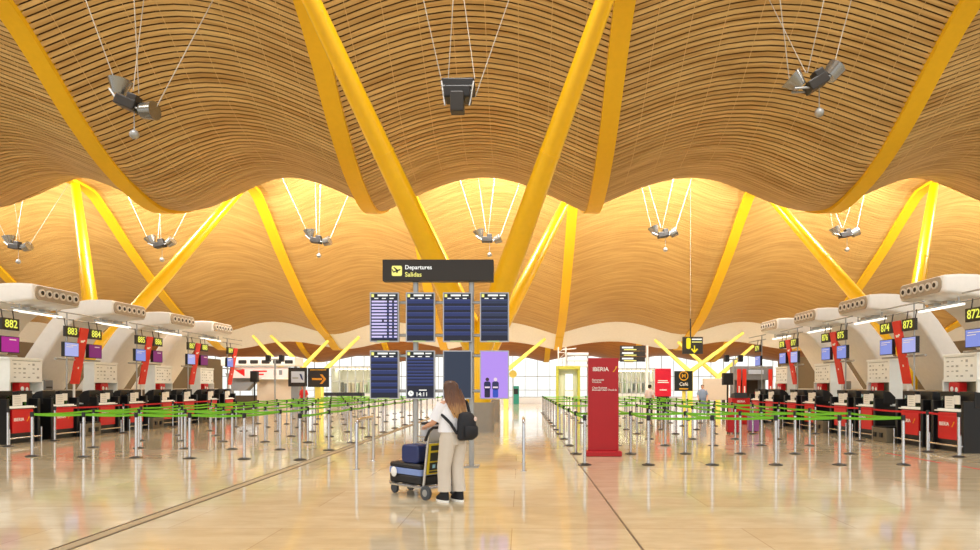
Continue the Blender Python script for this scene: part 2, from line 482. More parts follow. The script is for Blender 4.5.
# far glazed wall and low wall
def facade(name, X0, X1, Y, z0, z1, step, label):
    root = thing(name, label, 'window'); struct(root)
    f = MB(); x = X0
    while x <= X1 + .01:
        f.box((x, Y, (z0+z1)/2), (.06, .14, z1-z0)); x += step
    for z in (z0+.05, z0+1.1, (z0+z1)*.52, z1-.05): f.box(((X0+X1)/2, Y, z), (X1-X0, .12, .08))
    f.build('window_frame', mat('white_mullion', (225, 228, 226), .4), root)
    MB().quad((X0, Y+.02, z0), (X1, Y+.02, z0), (X1, Y+.02, z1), (X0, Y+.02, z1)).build('window_glass', GLASS, root)
facade('window_1', -46, 46, 77.5, 0, 5.3, 1.5, 'glazed far wall with pale mullions, full of daylight')
b = MB(); b.box((0, 58, .29), (46, .25, .58)); b.box((0, 58, .6), (46, .35, .05), 1)
struct(b.build('wall_back', [mat('pale_upstand', (236, 238, 242), .4), STEEL]), 'low pale upstand across the far end of the floor', 'low wall')
# apron ground outside the glazing
b = MB(); b.box((0, 125, -.3), (220, 94, .3)); struct(b.build('ground', mat('apron_concrete', (226, 228, 230), .8)), 'pale apron outside the far glazing', 'ground')

# ------------------------------------------------------------------ check-in arches, gantries, desks
def arch_mesh():
    top = [(0,4.80),(.5,4.83),(1.0,4.82),(1.4,4.74),(1.8,4.56),(2.15,4.28),(2.45,3.92),(2.85,3.35),(3.35,2.6),(4.1,1.42)]
    bot = [(3.3,1.42),(2.62,2.45),(2.3,2.98),(2.02,3.42),(1.78,3.74),(1.45,4.0),(1.1,4.14),(.6,4.22),(0,4.28)]
    b = MB(); b.prism(top + bot, -1.08, 1.08)
    return b
def make_arch():
    root = thing('check_in_arch', 'x', 'arch')
    sh = arch_mesh().build('shell', SHELL, root, False, .1, 4)
    for p in sh.data.polygons: p.use_smooth = True
    MB().rbox((0, .0, 4.54), (2.0, .06, .44), .18, 0, 'y', 6).build('nozzle_panel', SHELLD, root, True)
    for i in range(6):
        x = -.76 + i*.304
        nz = MB().cyl((x, .02, 4.54), (x, -.075, 4.54), .115, .125, 16).build('nozzle', NOZ, root, True)
        MB().cyl((x, -.02, 4.54), (x, -.08, 4.54), .07, .07, 14).build('nozzle_bore', BLACK, nz, True)
    l = MB(); l.rbox((0, .62, 3.96), (2.0, .11, .06), .028, 0, 'x').build('tube_lamp', TUBE, root, True)
    h = MB()
    for x in (-.8, .8): h.cyl((x, .62, 4.0), (x, .62, 4.2), .025)
    h.cyl((-1, .72, 4.06), (1, .72, 4.06), .03); h.box((-.35, .66, 4.09), (.3, .22, .1)); h.box((.3, .66, 4.09), (.22, .22, .1))
    h.build('lamp_bracket', GALV, root)
    return root
arch0 = make_arch()
def put(o, first, X, Y, rz, label, group):
    c = first if o is None else o
def place(proto, used, loc, rz, label, group):
    o = proto if not used else copy_tree(proto)
    o.location = loc; o.rotation_euler = (0, 0, rz); o['label'] = label; o['group'] = group
    return o
nA = 0
LP, RP = 3.88, 3.95
for k in range(4):
    n = 883 + 2*k
    place(arch0, nA, (-15.2, 21.0 + LP*k, 0), PI/2, 'white curved arch with air nozzles over desk signs %d and %d' % (n, n+1), 'white arches over the check-in desks'); nA = 1
for k in range(4):
    n = 873 + 2*k
    place(arch0, nA, (12.1, 19.4 + RP*k, 0), -PI/2, 'white curved arch with air nozzles over desk signs %d and %d' % (n, n+1), 'white arches over the check-in desks')

# low service wall behind the desks
for side, X, y0, y1 in (('left', -18.75, 12, 38), ('right', 15.65, 10, 38)):
    b = MB(); b.box((X, (y0+y1)/2, .705), (1.5, y1-y0, 1.41)); b.box((X, (y0+y1)/2, 1.43), (1.6, y1-y0, .04), 1)
    struct(b.build('wall_' + side, [DKBR, mat('ledge', (190, 180, 160), .5)]), 'low dark service wall with pale ledge behind the desks', 'low wall')

for side, X in (('left_rear', -21.6), ('right_rear', 18.6)):
    b = MB(); b.box((X, 26, 1.75), (.3, 40, 3.5)); struct(b.build('wall_' + side, mat('rear_wall', (112, 96, 70), .7)), 'plain warm grey wall behind the arches', 'wall')
# sign gantry: posts, rails, number signs, screens; local front faces -Y, x runs along the row
def make_gantry(Y, X, rz, nums, screens, banner, label, sgn):
    """nums: list of (dx, text); dx measured along world +Y"""
    root = thing('sign_gantry', label, 'sign', (X, Y, 0), rz, 'number sign gantries above the desks')
    q = sgn      # world +Y -> local x sign
    g = MB()
    for x in (-.6*q,):
        g.cyl((x, .12, 0), (x, .12, 3.95), .024, .024, 10)
    for z in (3.93, 3.72): g.cyl((-1.05, .12, z), (1.05, .12, z), .022, .022, 8)
    g.cyl((-1.05, .16, 2.45), (1.05, .16, 2.45), .03, .03, 8)
    g.build('gantry_frame', GALV, root, True)
    for (dx, txt), sm in zip(nums, screens):
        x = dx*q
        s = MB(); s.box((x, .02, 3.33), (.60, .08, .33)); s.cyl((x-.2, .06, 3.48), (x-.2, .1, 3.74), .015, .015, 6); s.cyl((x+.2, .06, 3.48), (x+.2, .1, 3.74), .015, .015, 6)
        sp = s.build('number_sign', SIGNBK, root)
        lettering(txt, .31, SIGNYE, (x, -.03, 3.33), sp, sx=.96)
        s = MB(); s.box((x, .05, 2.76), (.66, .1, .46)); s.build('screen_case', BLACK, root)
        d = MB(); d.quad((x-.31, -.004, 2.55), (x+.31, -.004, 2.55), (x+.31, -.004, 2.97), (x-.31, -.004, 2.97))
        dp = d.build('screen', sm, root)
        t = MB()
        if sm in (MAGENTA, PURPLE): t.box((x+.08, -.008, 2.90), (.24, .004, .03))
        else: t.box((x, -.008, 2.90), (.45, .004, .02)); t.box((x-.1, -.008, 2.84), (.3, .004, .02))
        t.build('screen_marks', WTXT, dp)
    if banner:
        R = Matrix.Rotation(math.radians(10), 3, 'X')
        bb = MB(); bb.rbox((0, .13, 2.58), (.38, .05, 1.85), .02, 0, 'y', 2, R)
        bo = bb.build('banner', REDB, root)
        MB().box((-.03, .018, 3.05), (.14, .012, .07), 0, R).box((.06, .013, 3.08), (.06, .012, .05), 0, R).box((0, .17, 2.19), (.05, .012, .06), 0, R).build('banner_emblem', WTXT, bo)
        MB().cyl((0, .31, .44), (0, .31, 1.8), .035, .035, 10).build('banner_stand', WHITE, root, True)
    return root
scr_l = {882: MAGENTA, 883: LILAC, 884: PURPLE, 885: BLUEL, 886: PURPLE, 887: LILAC, 888: PURPLE, 889: BLUEL}
scr_r = {872: BLUEL, 873: LILAC, 874: BLUEL, 875: BLUEL, 876: BLUEL, 877: LILAC, 878: BLUEL, 879: BLUEL}
make_gantry(17.3, -14.3, PI/2, [(.62, '882')], [MAGENTA], False, 'steel sign gantry carrying number 882 above a magenta screen', 1)
for k in range(3):
    n = 883 + 2*k
    make_gantry(20.92 + 3.7*k, -14.3, PI/2, [(-.55, str(n)), (.58, str(n+1))], [scr_l[n], scr_l[n+1]], True, 'steel sign gantry with red banner between numbers %d and %d' % (n, n+1), 1)
make_gantry(32.02, -14.3, PI/2, [(-.55, '889')], [BLUEL], True, 'steel sign gantry with red banner and number 889', 1)
make_gantry(15.0, 10.95, -PI/2, [(.45, '872')], [BLUEL], False, 'steel sign gantry carrying number 872 above a blue screen', -1)
for k in range(3):
    n = 873 + 2*k
    make_gantry(18.62 + 3.8*k, 10.95, -PI/2, [(-.55, str(n)), (.58, str(n+1))], [scr_r[n], scr_r[n+1]], True, 'steel sign gantry with red banner between numbers %d and %d' % (n, n+1), -1)
make_gantry(30.02, 10.95, -PI/2, [(-.4, '879')], [BLUEL], False, 'steel sign gantry carrying number 879', -1)

def brand(parent, x, y, z, s, name='lettering'):
    lettering('IBERIA', s, WTXT, (x-.35*s, y, z), parent, name=name)
    e = MB(); e.prism([(x+1.75*s, z-.45*s), (x+2.0*s, z-.45*s), (x+2.65*s, z+.55*s), (x+2.3*s, z+.5*s), (x+2.2*s, z+.05*s)], y-.003, y+.003, 0, 'y')
    e.build('wing_emblem', GOLD, parent)
def make_desk():
    root = thing('check_in_desk', 'x', 'desk')
    b = MB(); b.box((0, .45, .5), (1.2, .78, 1.0)); b.box((-.56, .2, .62), (.1, .45, 1.24)); b.box((.56, .2, .62), (.1, .45, 1.24)); b.build('body', BLKSAT, root, False, .01)
    b = MB(); b.box((0, .42, 1.02), (1.0, .7, .04)); b.box((0, .03, .99), (.98, .08, .03)); b.build('worktop', CREAM, root)
    p = MB().rbox((0, .035, .62), (.76, .05, .66), .03, 0, 'y', 3).build('front_panel', RED, root, True)
    brand(p, -.1, .004, .66, .13)
    b = MB()
    for z in (.16,): b.tube([(-.58, .3, z), (-.58, -.08, z), (.58, -.08, z), (.58, .3, z)], .022, 8)
    for x in (-.58, .58): b.cyl((x, -.08, 0), (x, -.08, .42), .02, .02, 8)
    b.build('guard_rail', STEEL, root, True)
    b = MB(); b.box((-.08, .1, 1.2), (.34, .01, .3)); b.box((.16, .12, 1.26), (.22, .01, .22)); po = b.build('paper_notice', PAPER, root)
    m = MB()
    for i in range(4): m.box((-.08, .094, 1.3-.06*i), (.22, .002, .012))
    m.build('notice_lines', INK, po)
    b = MB(); b.box((-.08, .13, 1.19), (.7, .012, .3)); b.build('desk_screen_panel', GLASS, root)
    return root
def make_monitor():
    root = thing('desk_monitor', 'x', 'monitor')
    b = MB(); b.prism([(-.06, 0), (.3, 0), (.3, .2), (.14, .36), (-.06, .4)], -.27, .27); b.build('casing', BLACK, root, False, .02)
    b = MB(); b.box((0, .12, -.015), (.3, .3, .03)); b.build('foot', BLACK, root)
    b = MB(); b.quad((-.22, .302, .02), (.22, .302, .02), (.22, .302, .19), (-.22, .302, .19)); b.build('display', mat('dim_display', (60, 70, 90), .3), root)
    return root
desk0 = make_desk(); mon0 = make_monitor(); used = 0
def desk(X, Y, rz, num, sg):
    global used
    place(desk0, used, (X, Y, 0), rz, 'black check-in desk with red front panel, the one numbered %d' % num, 'check-in desks')
    for j, dx in enumerate((-.36, .36)):
        o = place(mon0, used or j, (X - sg*.28, Y + dx, 1.07), rz, 'black hooded monitor on desk %d, its %s edge' % (num, 'low-number' if (dx < 0) == (sg > 0) else 'high-number'), 'hooded monitors on the desks')
        used = 1
LD = [(18.0, 882), (19.65, 883)]
for j in range(4):
    for y, n in LD: desk(-14.0, y + 3.7*j, PI/2, n + 2*j, 1)
RD = [(15.75, 872), (17.3, 873)]
for j in range(4):
    for y, n in RD: desk(10.5, y + 3.8*j, -PI/2, n + 2*j, -1)

# notice cabinets on shelf frames behind and between the desks
def make_cabinet():
    root = thing('notice_cabinet', 'x', 'cabinet')
    b = MB()
    for x in (-.64, .64): b.box((x, .2, .88), (.05, .4, 1.76))
    b.box((0, .2, 1.74), (1.33, .4, .05)); b.box((0, .2, 1.38), (1.33, .4, .04)); b.build('shelf_frame', CREAM, root)
    b = MB(); b.box((0, .38, 1.56), (1.24, .02, .34)); b.box((0, .38, .7), (1.24, .02, 1.36)); 
    b.build('shelf_back', SHELF, root)
    s = MB()
    for i in range(6): s.box((.3, .365, .25 + i*.2), (.55, .01, .03))
    s.box((0, .365, .75), (.02, .012, 1.2)); s.build('back_slats', OLIVE, root)
    b = MB(); b.box((0, .2, 2.08), (1.26, .38, .64)); b.box((0, .2, 2.42), (1.32, .42, .06)); bx = b.build('box', CREAM, root, False, .01)
    m = MB(); rnd = random.Random(3)
    for i in range(6):
        for j in range(4):
            if rnd.random() < .8: m.box((-.45 + i*.18, .005, 1.86 + j*.13), (.06 + .04*rnd.random(), .004, .015 + .05*rnd.random()))
    m.box((0, .005, 2.355), (1.1, .004, .02)); m.build('printed_marks', INK, bx)
    return root
def make_leaflets():
    root = thing('leaflet_box', 'x', 'box')
    MB().rbox((0, .1, .15), (.4, .2, .3), .05, 0, 'y', 4).build('case', RED, root, True)
    b = MB(); b.ball((-.08, -.005, .12), .07, 0, 10, (1, .15, 1)); b.ball((.1, -.005, .1), .06, 0, 10, (1, .15, 1.2)); b.build('emblem', WTXT, root)
    return root
def make_crate():
    root = thing('card_printer', 'x', 'printer')
    MB().box((0, .15, .19), (.42, .3, .38)).build('case', GREYB, root, False, .03)
    MB().box((0, -.005, .1), (.3, .012, .05)).build('slot', BLACK, root)
    return root
cab0 = make_cabinet(); lf0 = make_leaflets(); cr0 = make_crate(); u = 0
for j in range(4):
    Y = 19.3 + 3.7*j; n = 882 + 2*j
    place(cab0, u, (-14.9, Y, 0), PI/2, 'cream notice cabinet on a shelf frame between desks %d and %d' % (n, n+1), 'notice cabinets between the desks')
    place(lf0, u, (-14.9, Y - .1, 1.40), PI/2, 'red leaflet box in the cabinet shelf between desks %d and %d' % (n, n+1), 'red leaflet boxes')
    place(cr0, u, (-17.95, Y + 1.35, 1.45), PI/2, 'grey printer on the low wall beyond desk %d' % (n+1), 'grey printers on the service walls'); u = 1
for j in range(4):
    Y = 16.65 + 3.8*j; n = 872 + 2*j
    place(cab0, u, (11.4, Y, 0), -PI/2, 'cream notice cabinet on a shelf frame between desks %d and %d' % (n, n+1), 'notice cabinets between the desks')
    place(lf0, u, (11.4, Y + .2, 1.40), -PI/2, 'red leaflet box in the cabinet shelf between desks %d and %d' % (n, n+1), 'red leaflet boxes')
    place(cr0, u, (14.85, Y + 1.5, 1.45), -PI/2, 'grey printer on the low wall beyond desk %d' % (n+1), 'grey printers on the service walls')

# baggage belts between desk pairs
def make_belt():
    root = thing('baggage_belt', 'x', 'conveyor')
    b = MB(); b.box((0, .9, .2), (.72, 2.6, .4)); b.build('frame', OLIVE, root, False, .02)
    b = MB(); b.box((0, .9, .42), (.6, 2.56, .04)); b.build('belt', BLACK, root)
    for sx in (-.2, .12): MB().box((sx, -.42, .2), (.12, .04, .13)).build('control_box', BLACK, root)
    return root
bb0 = make_belt(); u = 0
for j in range(4):
    n = 883 + 2*j
    place(bb0, u, (-14.2, 20.68 + 3.7*j, 0), PI/2, 'olive baggage belt with black rubber between desks %d and %d' % (n, n+1), 'baggage belts between the desks'); u = 1
for j in range(4):
    n = 873 + 2*j
    place(bb0, u, (10.7, 18.4 + 3.8*j, 0), -PI/2, 'olive baggage belt with black rubber between desks %d and %d' % (n, n+1), 'baggage belts between the desks')

# ------------------------------------------------------------------ belt posts
BASE_M = MB().lathe([(.135, 0), (.135, .012), (.10, .026), (.04, .04)], n=16).mesh('base', [DKMET], True)
POLE_M = MB().cyl((0,0,.03), (0,0,.93), .032, .032, 12).mesh('pole', [STEEL], True)
HEAD_M = MB().lathe([(.036, .90), (.042, .905), (.042, .99), (.036, 1.01)], n=12).mesh('head', [BLACK], True)
def belt_mesh(dx, dy, m):
    L = math.hypot(dx, dy); b = MB(); n = 6; vs = []
    ux, uy = dx/L, dy/L
    for i in range(n+1):
        t = .045 + (L-.09)*i/n; sag = -.02*math.sin(PI*i/n)
        x, y = ux*t, uy*t
        for sx in (-.002, .002):
            vs += [(x-uy*sx, y+ux*sx, .93+sag), (x-uy*sx, y+ux*sx, .978+sag)]
    fs = []
    for i in range(n):
        o = i*4
        fs += [(o, o+4, o+5, o+1), (o+2, o+3, o+7, o+6), (o+1, o+5, o+7, o+3), (o, o+2, o+6, o+4)]
    fs += [(0, 1, 3, 2), (n*4, n*4+2, n*4+3, n*4+1)]
    return b.add(vs, fs).mesh('belt', [m], True)
_BM = {}
def post(X, Y, belts, label, group):
    root = thing('belt_post', label, 'belt barrier post', (X, Y, 0), 0, group)
    for nm, me in (('base', BASE_M), ('pole', POLE_M), ('head', HEAD_M)):
        o = bpy.data.objects.new(nm, me); COL.objects.link(o); o.parent = root
    for dx, dy, m in belts:
        k = (round(dx, 2), round(dy, 2), m.name)
        if k not in _BM: _BM[k] = belt_mesh(dx, dy, m)
        o = bpy.data.objects.new('belt', _BM[k]); COL.objects.link(o); o.parent = root
NR = 13
def rowname(j): return 'front row' if j == 0 else '%s row back' % ORD[j]
for k in range(6):
    for j in range(NR):
        X = 1.29*(k+1); Y = 12.96 + 2.1*j
        bl = []
        if j < NR-1: bl.append((0, 2.1, GREEN))
        if k < 5 and (k or j) and (j in (0, 1, 4, 7, 9, 12)): bl.append((1.29, 0, GREEN))
        post(X, Y, bl, 'steel belt post, %s, %s line from the thin dark floor joint' % (rowname(j), ORD[k]), 'belt posts on the 872 side')
for k in range(6):
    for j in range(NR):
        X = -4.78 - 1.265*k; Y = 13.84 + .14*k + 2.08*j
        bl = []
        if j < NR-1: bl.append((0, 2.08, GREEN))
        if 0 < k < 5 and (j in (0, 1, 4, 7, 9, 12)): bl.append((-1.265, .14, GREEN))
        post(X, Y, bl, 'steel belt post, %s, %s line from the brown metal floor strip' % (rowname(j), ORD[k]), 'belt posts on the 882 side')
RR = [14.4, 15.5, 18.6, 21.4, 24.4, 27.4]
for i, y in enumerate(RR):
    bl = [(0, RR[i+1]-y, REDBELT)] if i < len(RR)-1 else []
    post(9.85, y, bl, ('steel belt post with red belt before the desks from 872, %s of its line' if i < len(RR)-1 else 'steel belt post before the desks from 872, %s of the red belt line') % ORD[i], 'red belt posts at the desks')
LR = [16.9, 18.6, 21.8, 24.9, 28.0]
for i, y in enumerate(LR):
    bl = [(0, LR[i+1]-y, REDBELT)] if 0 < i < len(LR)-1 else []
    post(-13.55, y, bl, ('steel belt post with red belt before the desks from 882, %s of its line' if 0 < i < len(LR)-1 else 'steel belt post before the desks from 882, %s of the red belt line') % ORD[i], 'red belt posts at the desks')

# chrome floor rails
for X, y0, y1, lab in ((-3.15, 12.26, 13.65, 'chrome hoop rail fixed to the floor on the woman side of the departures board'), (.05, 12.05, 13.3, 'chrome hoop rail seen end on between departures board and red totem')):
    b = MB(); r = .12
    pts = [(X, y0, 0), (X, y0, .95-r)] + [(X, y0+r-r*math.cos(a), .95-r+r*math.sin(a)) for a in (PI/6, PI/3, PI/2)] + [(X, y1-r+r*math.cos(a), .95-r+r*math.sin(a)) for a in (PI/2, PI/3, PI/6)] + [(X, y1, .95-r), (X, y1, 0)]
    root = thing('hoop_rail', lab, 'rail', (0, 0, 0), 0, 'chrome hoop rails')
    root.location = (X, (y0+y1)/2, 0)
    for p in range(len(pts)): pts[p] = (pts[p][0]-X, pts[p][1]-(y0+y1)/2, pts[p][2])
    b.tube(pts, .028, 10).build('rail', STEEL, root, True)
    for y in (y0, y1): MB().lathe([(.06, 0), (.06, .01), (.03, .02)], (0, y-(y0+y1)/2, 0), 14).build('floor_flange', STEEL, root, True)

# ------------------------------------------------------------------ red totem
tx = (603-CX)*14.7/F
root = thing('totem_sign', 'tall red totem with white lettering standing among the belt posts', 'sign', (tx, 14.7, 0))
MB().box((0, 0, .06), (.82, .42, .12)).build('base', REDD, root, False, .02)
t = MB().box((0, 0, 1.18), (.69, .16, 2.12)).build('panel', REDD, root, False, .008)
brand(t, -.02, -.084, 1.98, .13)
for txt, z in (('Facturación', 1.74), ('Check-in', 1.69), ('Clase Business', 1.56), ('Business Class Check-in', 1.51)):
    lettering(txt, .058, WTXT, (-.26, -.084, z), t, 'LEFT')

# ------------------------------------------------------------------ departures board
BY = 12.6
def bw(px, py): v = W(px, py, BY); return v.x, v.z
ox = bw(441, 0)[0]
root = thing('departures_board', 'freestanding departures board with eight screens under a black header', 'information board', (ox, BY, 0))
p = MB()
for px in (414.5, 471):
    x = bw(px, 0)[0]-ox
    p = MB().rbox((x, .16, 1.95), (.1, .1, 3.9), .03, 0, 'z').build('post', GALV, root, True)
    MB().box((x, .16, .01), (.3, .4, .02)).build('base_plate', GALV, p)
bars = MB()
for py in (302, 335, 355.5, 391):
    x0, z = bw(380, py); x1, _ = bw(500, py); bars.rbox(((x0+x1)/2-ox, .1, z), (x1-x0, .05, .06), .02, 0, 'x')
bars.build('crossbar', GALV, root, True)
x0, z1 = bw(382.5, 259.5); x1, z0 = bw(493.5, 281)
hd = MB().box(((x0+x1)/2-ox, .1, (z0+z1)/2), (x1-x0, .22, z1-z0)).build('header', SIGNBK, root, False, .01)
x, z = bw(397, 271)
pg = MB().rbox((x-ox, -.015, z), (.2, .01, .2), .03, 0, 'y').build('pictogram', TXTYEL, hd)
q = MB(); c = Vector((x-ox, -.022, z))
q.box(c, (.15, .004, .025), 0, Matrix.Rotation(math.radians(-20), 3, 'Y'))
q.prism([(c.x-.01, c.z), (c.x+.03, c.z+.01), (c.x-.05, c.z+.075), (c.x-.07, c.z+.07)], c.y-.002, c.y+.002, 0, 'y')
q.prism([(c.x-.01, c.z), (c.x+.03, c.z), (c.x+.01, c.z-.045), (c.x-.01, c.z-.04)], c.y-.002, c.y+.002, 0, 'y')
q.prism([(c.x-.08, c.z-.02), (c.x-.055, c.z-.02), (c.x-.085, c.z+.03), (c.x-.1, c.z+.03)], c.y-.002, c.y+.002, 0, 'y')
q.build('plane_mark', SIGNBK, pg)
x, z = bw(405, 267.6); lettering('Departures', .115, TXTLIT, (x-ox, -.018, z), hd, 'LEFT')
x, z = bw(405, 274.8); lettering('Salidas', .125, TXTYEL, (x-ox, -.018, z), hd, 'LEFT')
cols = [(370, 399), (406, 435), (443, 472), (480, 509)]; rows = [(292.5, 342), (350.5, 399)]
rnd = random.Random(5)
for r, (ya, yb) in enumerate(rows):
    for c, (xa, xb) in enumerate(cols):
        x0, z1 = bw(xa, ya); x1, z0 = bw(xb, yb); x0 -= ox; x1 -= ox
        cx, cz, w, h = (x0+x1)/2, (z0+z1)/2, x1-x0, z1-z0
        fr = MB().rbox((cx, .03, cz), (w, .1, h), .012, 0, 'y', 3).build('screen_case', mat('case_silver', (176, 180, 188), .35, .4), root, True)
        dm = ADVERT if (r, c) == (1, 3) else (mat('screen_blank', (40, 54, 78), emit=.8) if (r, c) == (1, 2) else NAVY)
        e = .022
        ds = MB().quad((x0+e, -.022, z0+e), (x1-e, -.022, z0+e), (x1-e, -.022, z1-e), (x0+e, -.022, z1-e)).build('display', dm, fr)
        if dm is not NAVY:
            if dm is ADVERT:
                for fx0, top, bot in ((cx-.14, mat('advert_navy', (28, 34, 82), emit=.8), mat('advert_black', (30, 28, 62), emit=.8)), (cx+.02, mat('advert_dark', (40, 44, 90), emit=.8), mat('advert_blue', (46, 84, 196), emit=.8))):
                    f = MB(); Z = z0+.03
                    f.rbox((fx0, -.026, Z+.23), (.13, .004, .17), .04, 0, 'y', 3)          # torso
                    f.rbox((fx0, -.026, Z+.08), (.11, .004, .16), .02, 1, 'y', 3)          # legs
                    f.cyl((fx0, -.024, Z+.355), (fx0, -.028, Z+.355), .036, .036, 12, 2 if top.name == 'advert_navy' else 3)
                    f.box((fx0, -.029, Z+.2), (.1, .003, .03), 3)
                    f.build('advert_figure', [top, bot, mat('advert_hair', (60, 40, 50), emit=.8), mat('advert_pale', (235, 215, 230), emit=.9)], fr)
            continue
        # header strip
        hb = MB(); hb.box((cx, -.026, z1-.065), (w-.05, .004, .07)); hb.build('display_header', mat('header_black', (22, 34, 36), emit=.7), fr)
        hm = MB(); hm.box((x0+.06, -.03, z1-.065), (.05, .003, .06), 1); hm.box((cx-.03, -.03, z1-.06), (.2, .003, .035)); hm.box((cx+.16, -.03, z1-.06), (.12, .003, .025))
        for i in range(3): hm.box((x0+.13+.15*i, -.03, z1-.12), (.08, .003, .018))
        hm.build('header_text', [TXTLIT, TXTYEL], fr)
        # rows
        n = 6 if (r, c) != (1, 1) else 9
        zt, zb_ = z1-.15, z0+(.07 if (r, c) != (1, 1) else .23)
        rm = MB(); tm = MB()
        nn = n*2
        if (r, c) == (0, 0): nn = 12
        step = (zt-zb_)/nn
        for i in range(nn):
            zz = zt-step*(i+.5)
            if (r, c) == (0, 0):
                if i % 2: rm.box((cx, -.026, zz), (w-.05, .003, step))
                xx = x0+.04; L = .2+.09*rnd.random()
                MB().box((xx+L/2, -.03, zz), (L, .003, step*.55)).build('flight_text', TXTSCR, fr)
                for q0 in (.33, .43, .53): MB().box((x0+q0-.02, -.03, zz), (.06, .003, step*.5)).build('flight_text', TXTSCR, fr)
            elif i % 2 == 0:
                rm.box((cx, -.026, zz), (w-.05, .003, step*1.15))
                MB().box((cx, -.03, zz+step*.5), (w-.06, .002, .006)).build('row_line', mat('row_line', (92, 108, 176), emit=.8), fr)
        rm.build('row_band', BLUEROW if c != 3 else BLUEROW2, fr)
        if (r, c) == (1, 1):
            lettering('14:11', .11, TXTLIT, (cx+.03, -.03, z0+.09), fr, name='clock_digits')
            MB().cyl((x0+.1, -.028, z0+.11), (x0+.1, -.031, z0+.11), .055, .055, 16).box((x0+.1, -.033, z0+.125), (.01, .003, .05), 1).box((x0+.115, -.033, z0+.105), (.04, .003, .01), 1).box((cx+.05, -.03, z0+.175), (.15, .003, .02)).build('clock_mark', [TXTLIT, NAVY], fr)
        if r == 0 or c == 0:
            MB().box((cx-.02, -.026, z0+.012), (.24, .003, .025)).build('maker_plate', mat('plate_green', (190, 214, 160), .4), fr)

# ------------------------------------------------------------------ hanging spotlights
def lamp(px, py, Y, label, kind=0, turn=0.0):
    c = W(px, py, Y)
    root = thing('hanging_spotlight', label, 'lamp', c, 0, 'cable hung spotlights under the roof')
    R = Matrix.Rotation(turn, 3, 'Y')
    def T(p): return R @ Vector(p)
    if kind == 1:       # boxy one seen from below
        b = MB(); b.box((0, .15, .3), (.82, .5, .3)); b.box((0, 0, .05), (.66, .5, .3)); b.build('housing', BLACK, root, False, .04)
        b = MB(); b.box((0, -.15, -.22), (.34, .3, .5)); b.build('lamp_head', DKMET, root, False, .03)
        b = MB()
        for x in (-.4, .4): b.cyl((x, -.1, .35), (x*.75, -.2, -.3), .022)
        b.cyl((-.4, -.12, .22), (.4, -.12, .22), .022); b.cyl((-.36, -.16, .08), (.36, -.16, .08), .022); b.build('frame', GALV, root)
        att = [(-.42, 0, .45), (.42, 0, .45), (-.3, .2, 0), (.42, .2, .1)]
    else:
        b = MB(); b.tube([T((-.62, 0, .1)), T((-.3, -.05, -.1)), T((.3, -.05, -.12)), T((.6, 0, 0))], .03, 8); b.tube([T((-.6, .25, .1)), T((-.3, .2, -.1)), T((.3, .2, -.12)), T((.6, .25, 0))], .03, 8)
        b.build('frame', GALV, root, True)
        b = MB()
        for p0, p1, r0, r1 in (((-.40, .1, .06), (-.5, .1, .42), .15, .30),):
            b.cyl(T(p0), T(p1), r0, r1, 16)
        b.build('reflector', mat('grey_reflector', (150, 150, 146), .25, .8), root, True)
        b = MB(); b.cyl(T((.33, .1, -.1)), T((.66, .05, .02)), .2, .24, 16); b.build('reflector', MC['grey_reflector'], root, True)
        b = MB(); b.box(T((-.05, .05, -.08)), (.55, .4, .26), 0, R); b.box(T((.08, .0, .1)), (.26, .3, .18), 0, R); b.build('housing', DKMET, root, False, .03)
        b = MB(); b.cyl((.08, .05, -.2), (.08, .05, -.75), .012, .012, 6); b.build('rod', GALV, root)
        b = MB(); b.ball((.08, .05, -.85), .12); b.build('counterweight', GALV, root, True)
        att = [tuple(T((-.6, .05, .35))), tuple(T((-.1, .1, .3))), tuple(T((.0, .2, .3))), tuple(T((.62, .1, .08)))]
    for a, (dx, dy) in zip(att, ((-1.1, -1.2), (-.6, 1.6), (.55, -1.4), (1.3, 1.2))):
        X, YY = c.x + a[0] + dx, c.y + a[1] + dy
        zt = float(ZC(X, YY))
        MB().cyl(a, (a[0]+dx, a[1]+dy, zt-c.z+.05), .012, .012, 6).build('cable', mat('pale_cable', (186, 180, 168), .4), root)
    return root
lamp(130, 101, 16.6, 'cable hung twin spotlight with ball weight below the front wave, over arch 885', 0, math.radians(22))
lamp(458, 97, 16.0, 'boxy black cable hung spotlight between the two huge yellow legs', 1)
lamp(817, 79, 16.6, 'cable hung twin spotlight with ball weight below the front wave, over arch 877', 0, math.radians(-32))
for px, py, lab, tn in ((16, 245, 'over sign 882', 5), (160, 243, 'between the legs behind arch 885', -12), (317, 239, 'before the rib nearest the arrow sign', 8), (488, 238, 'between the huge yellow legs, above the header', 0), (664, 233, 'above the red totem side of the queue', -8), (846, 233, 'behind arch 875', -10)):
    lamp(px, py, 33.0, 'small far cable hung spotlight ' + lab, 0, math.radians(tn))

# ------------------------------------------------------------------ far furniture
def sgn_panel(root, x, z, w, h, m, d=.08, y=0, name='panel'):
    return MB().box((x, y, z), (w, d, h)).build(name, m, root, False, .006)
def at(px0, px1, py0, py1, Y):
    a = W(px0, py0, Y); b_ = W(px1, py1, Y)
    return (a.x+b_.x)/2, (a.z+b_.z)/2, abs(b_.x-a.x), abs(a.z-b_.z)
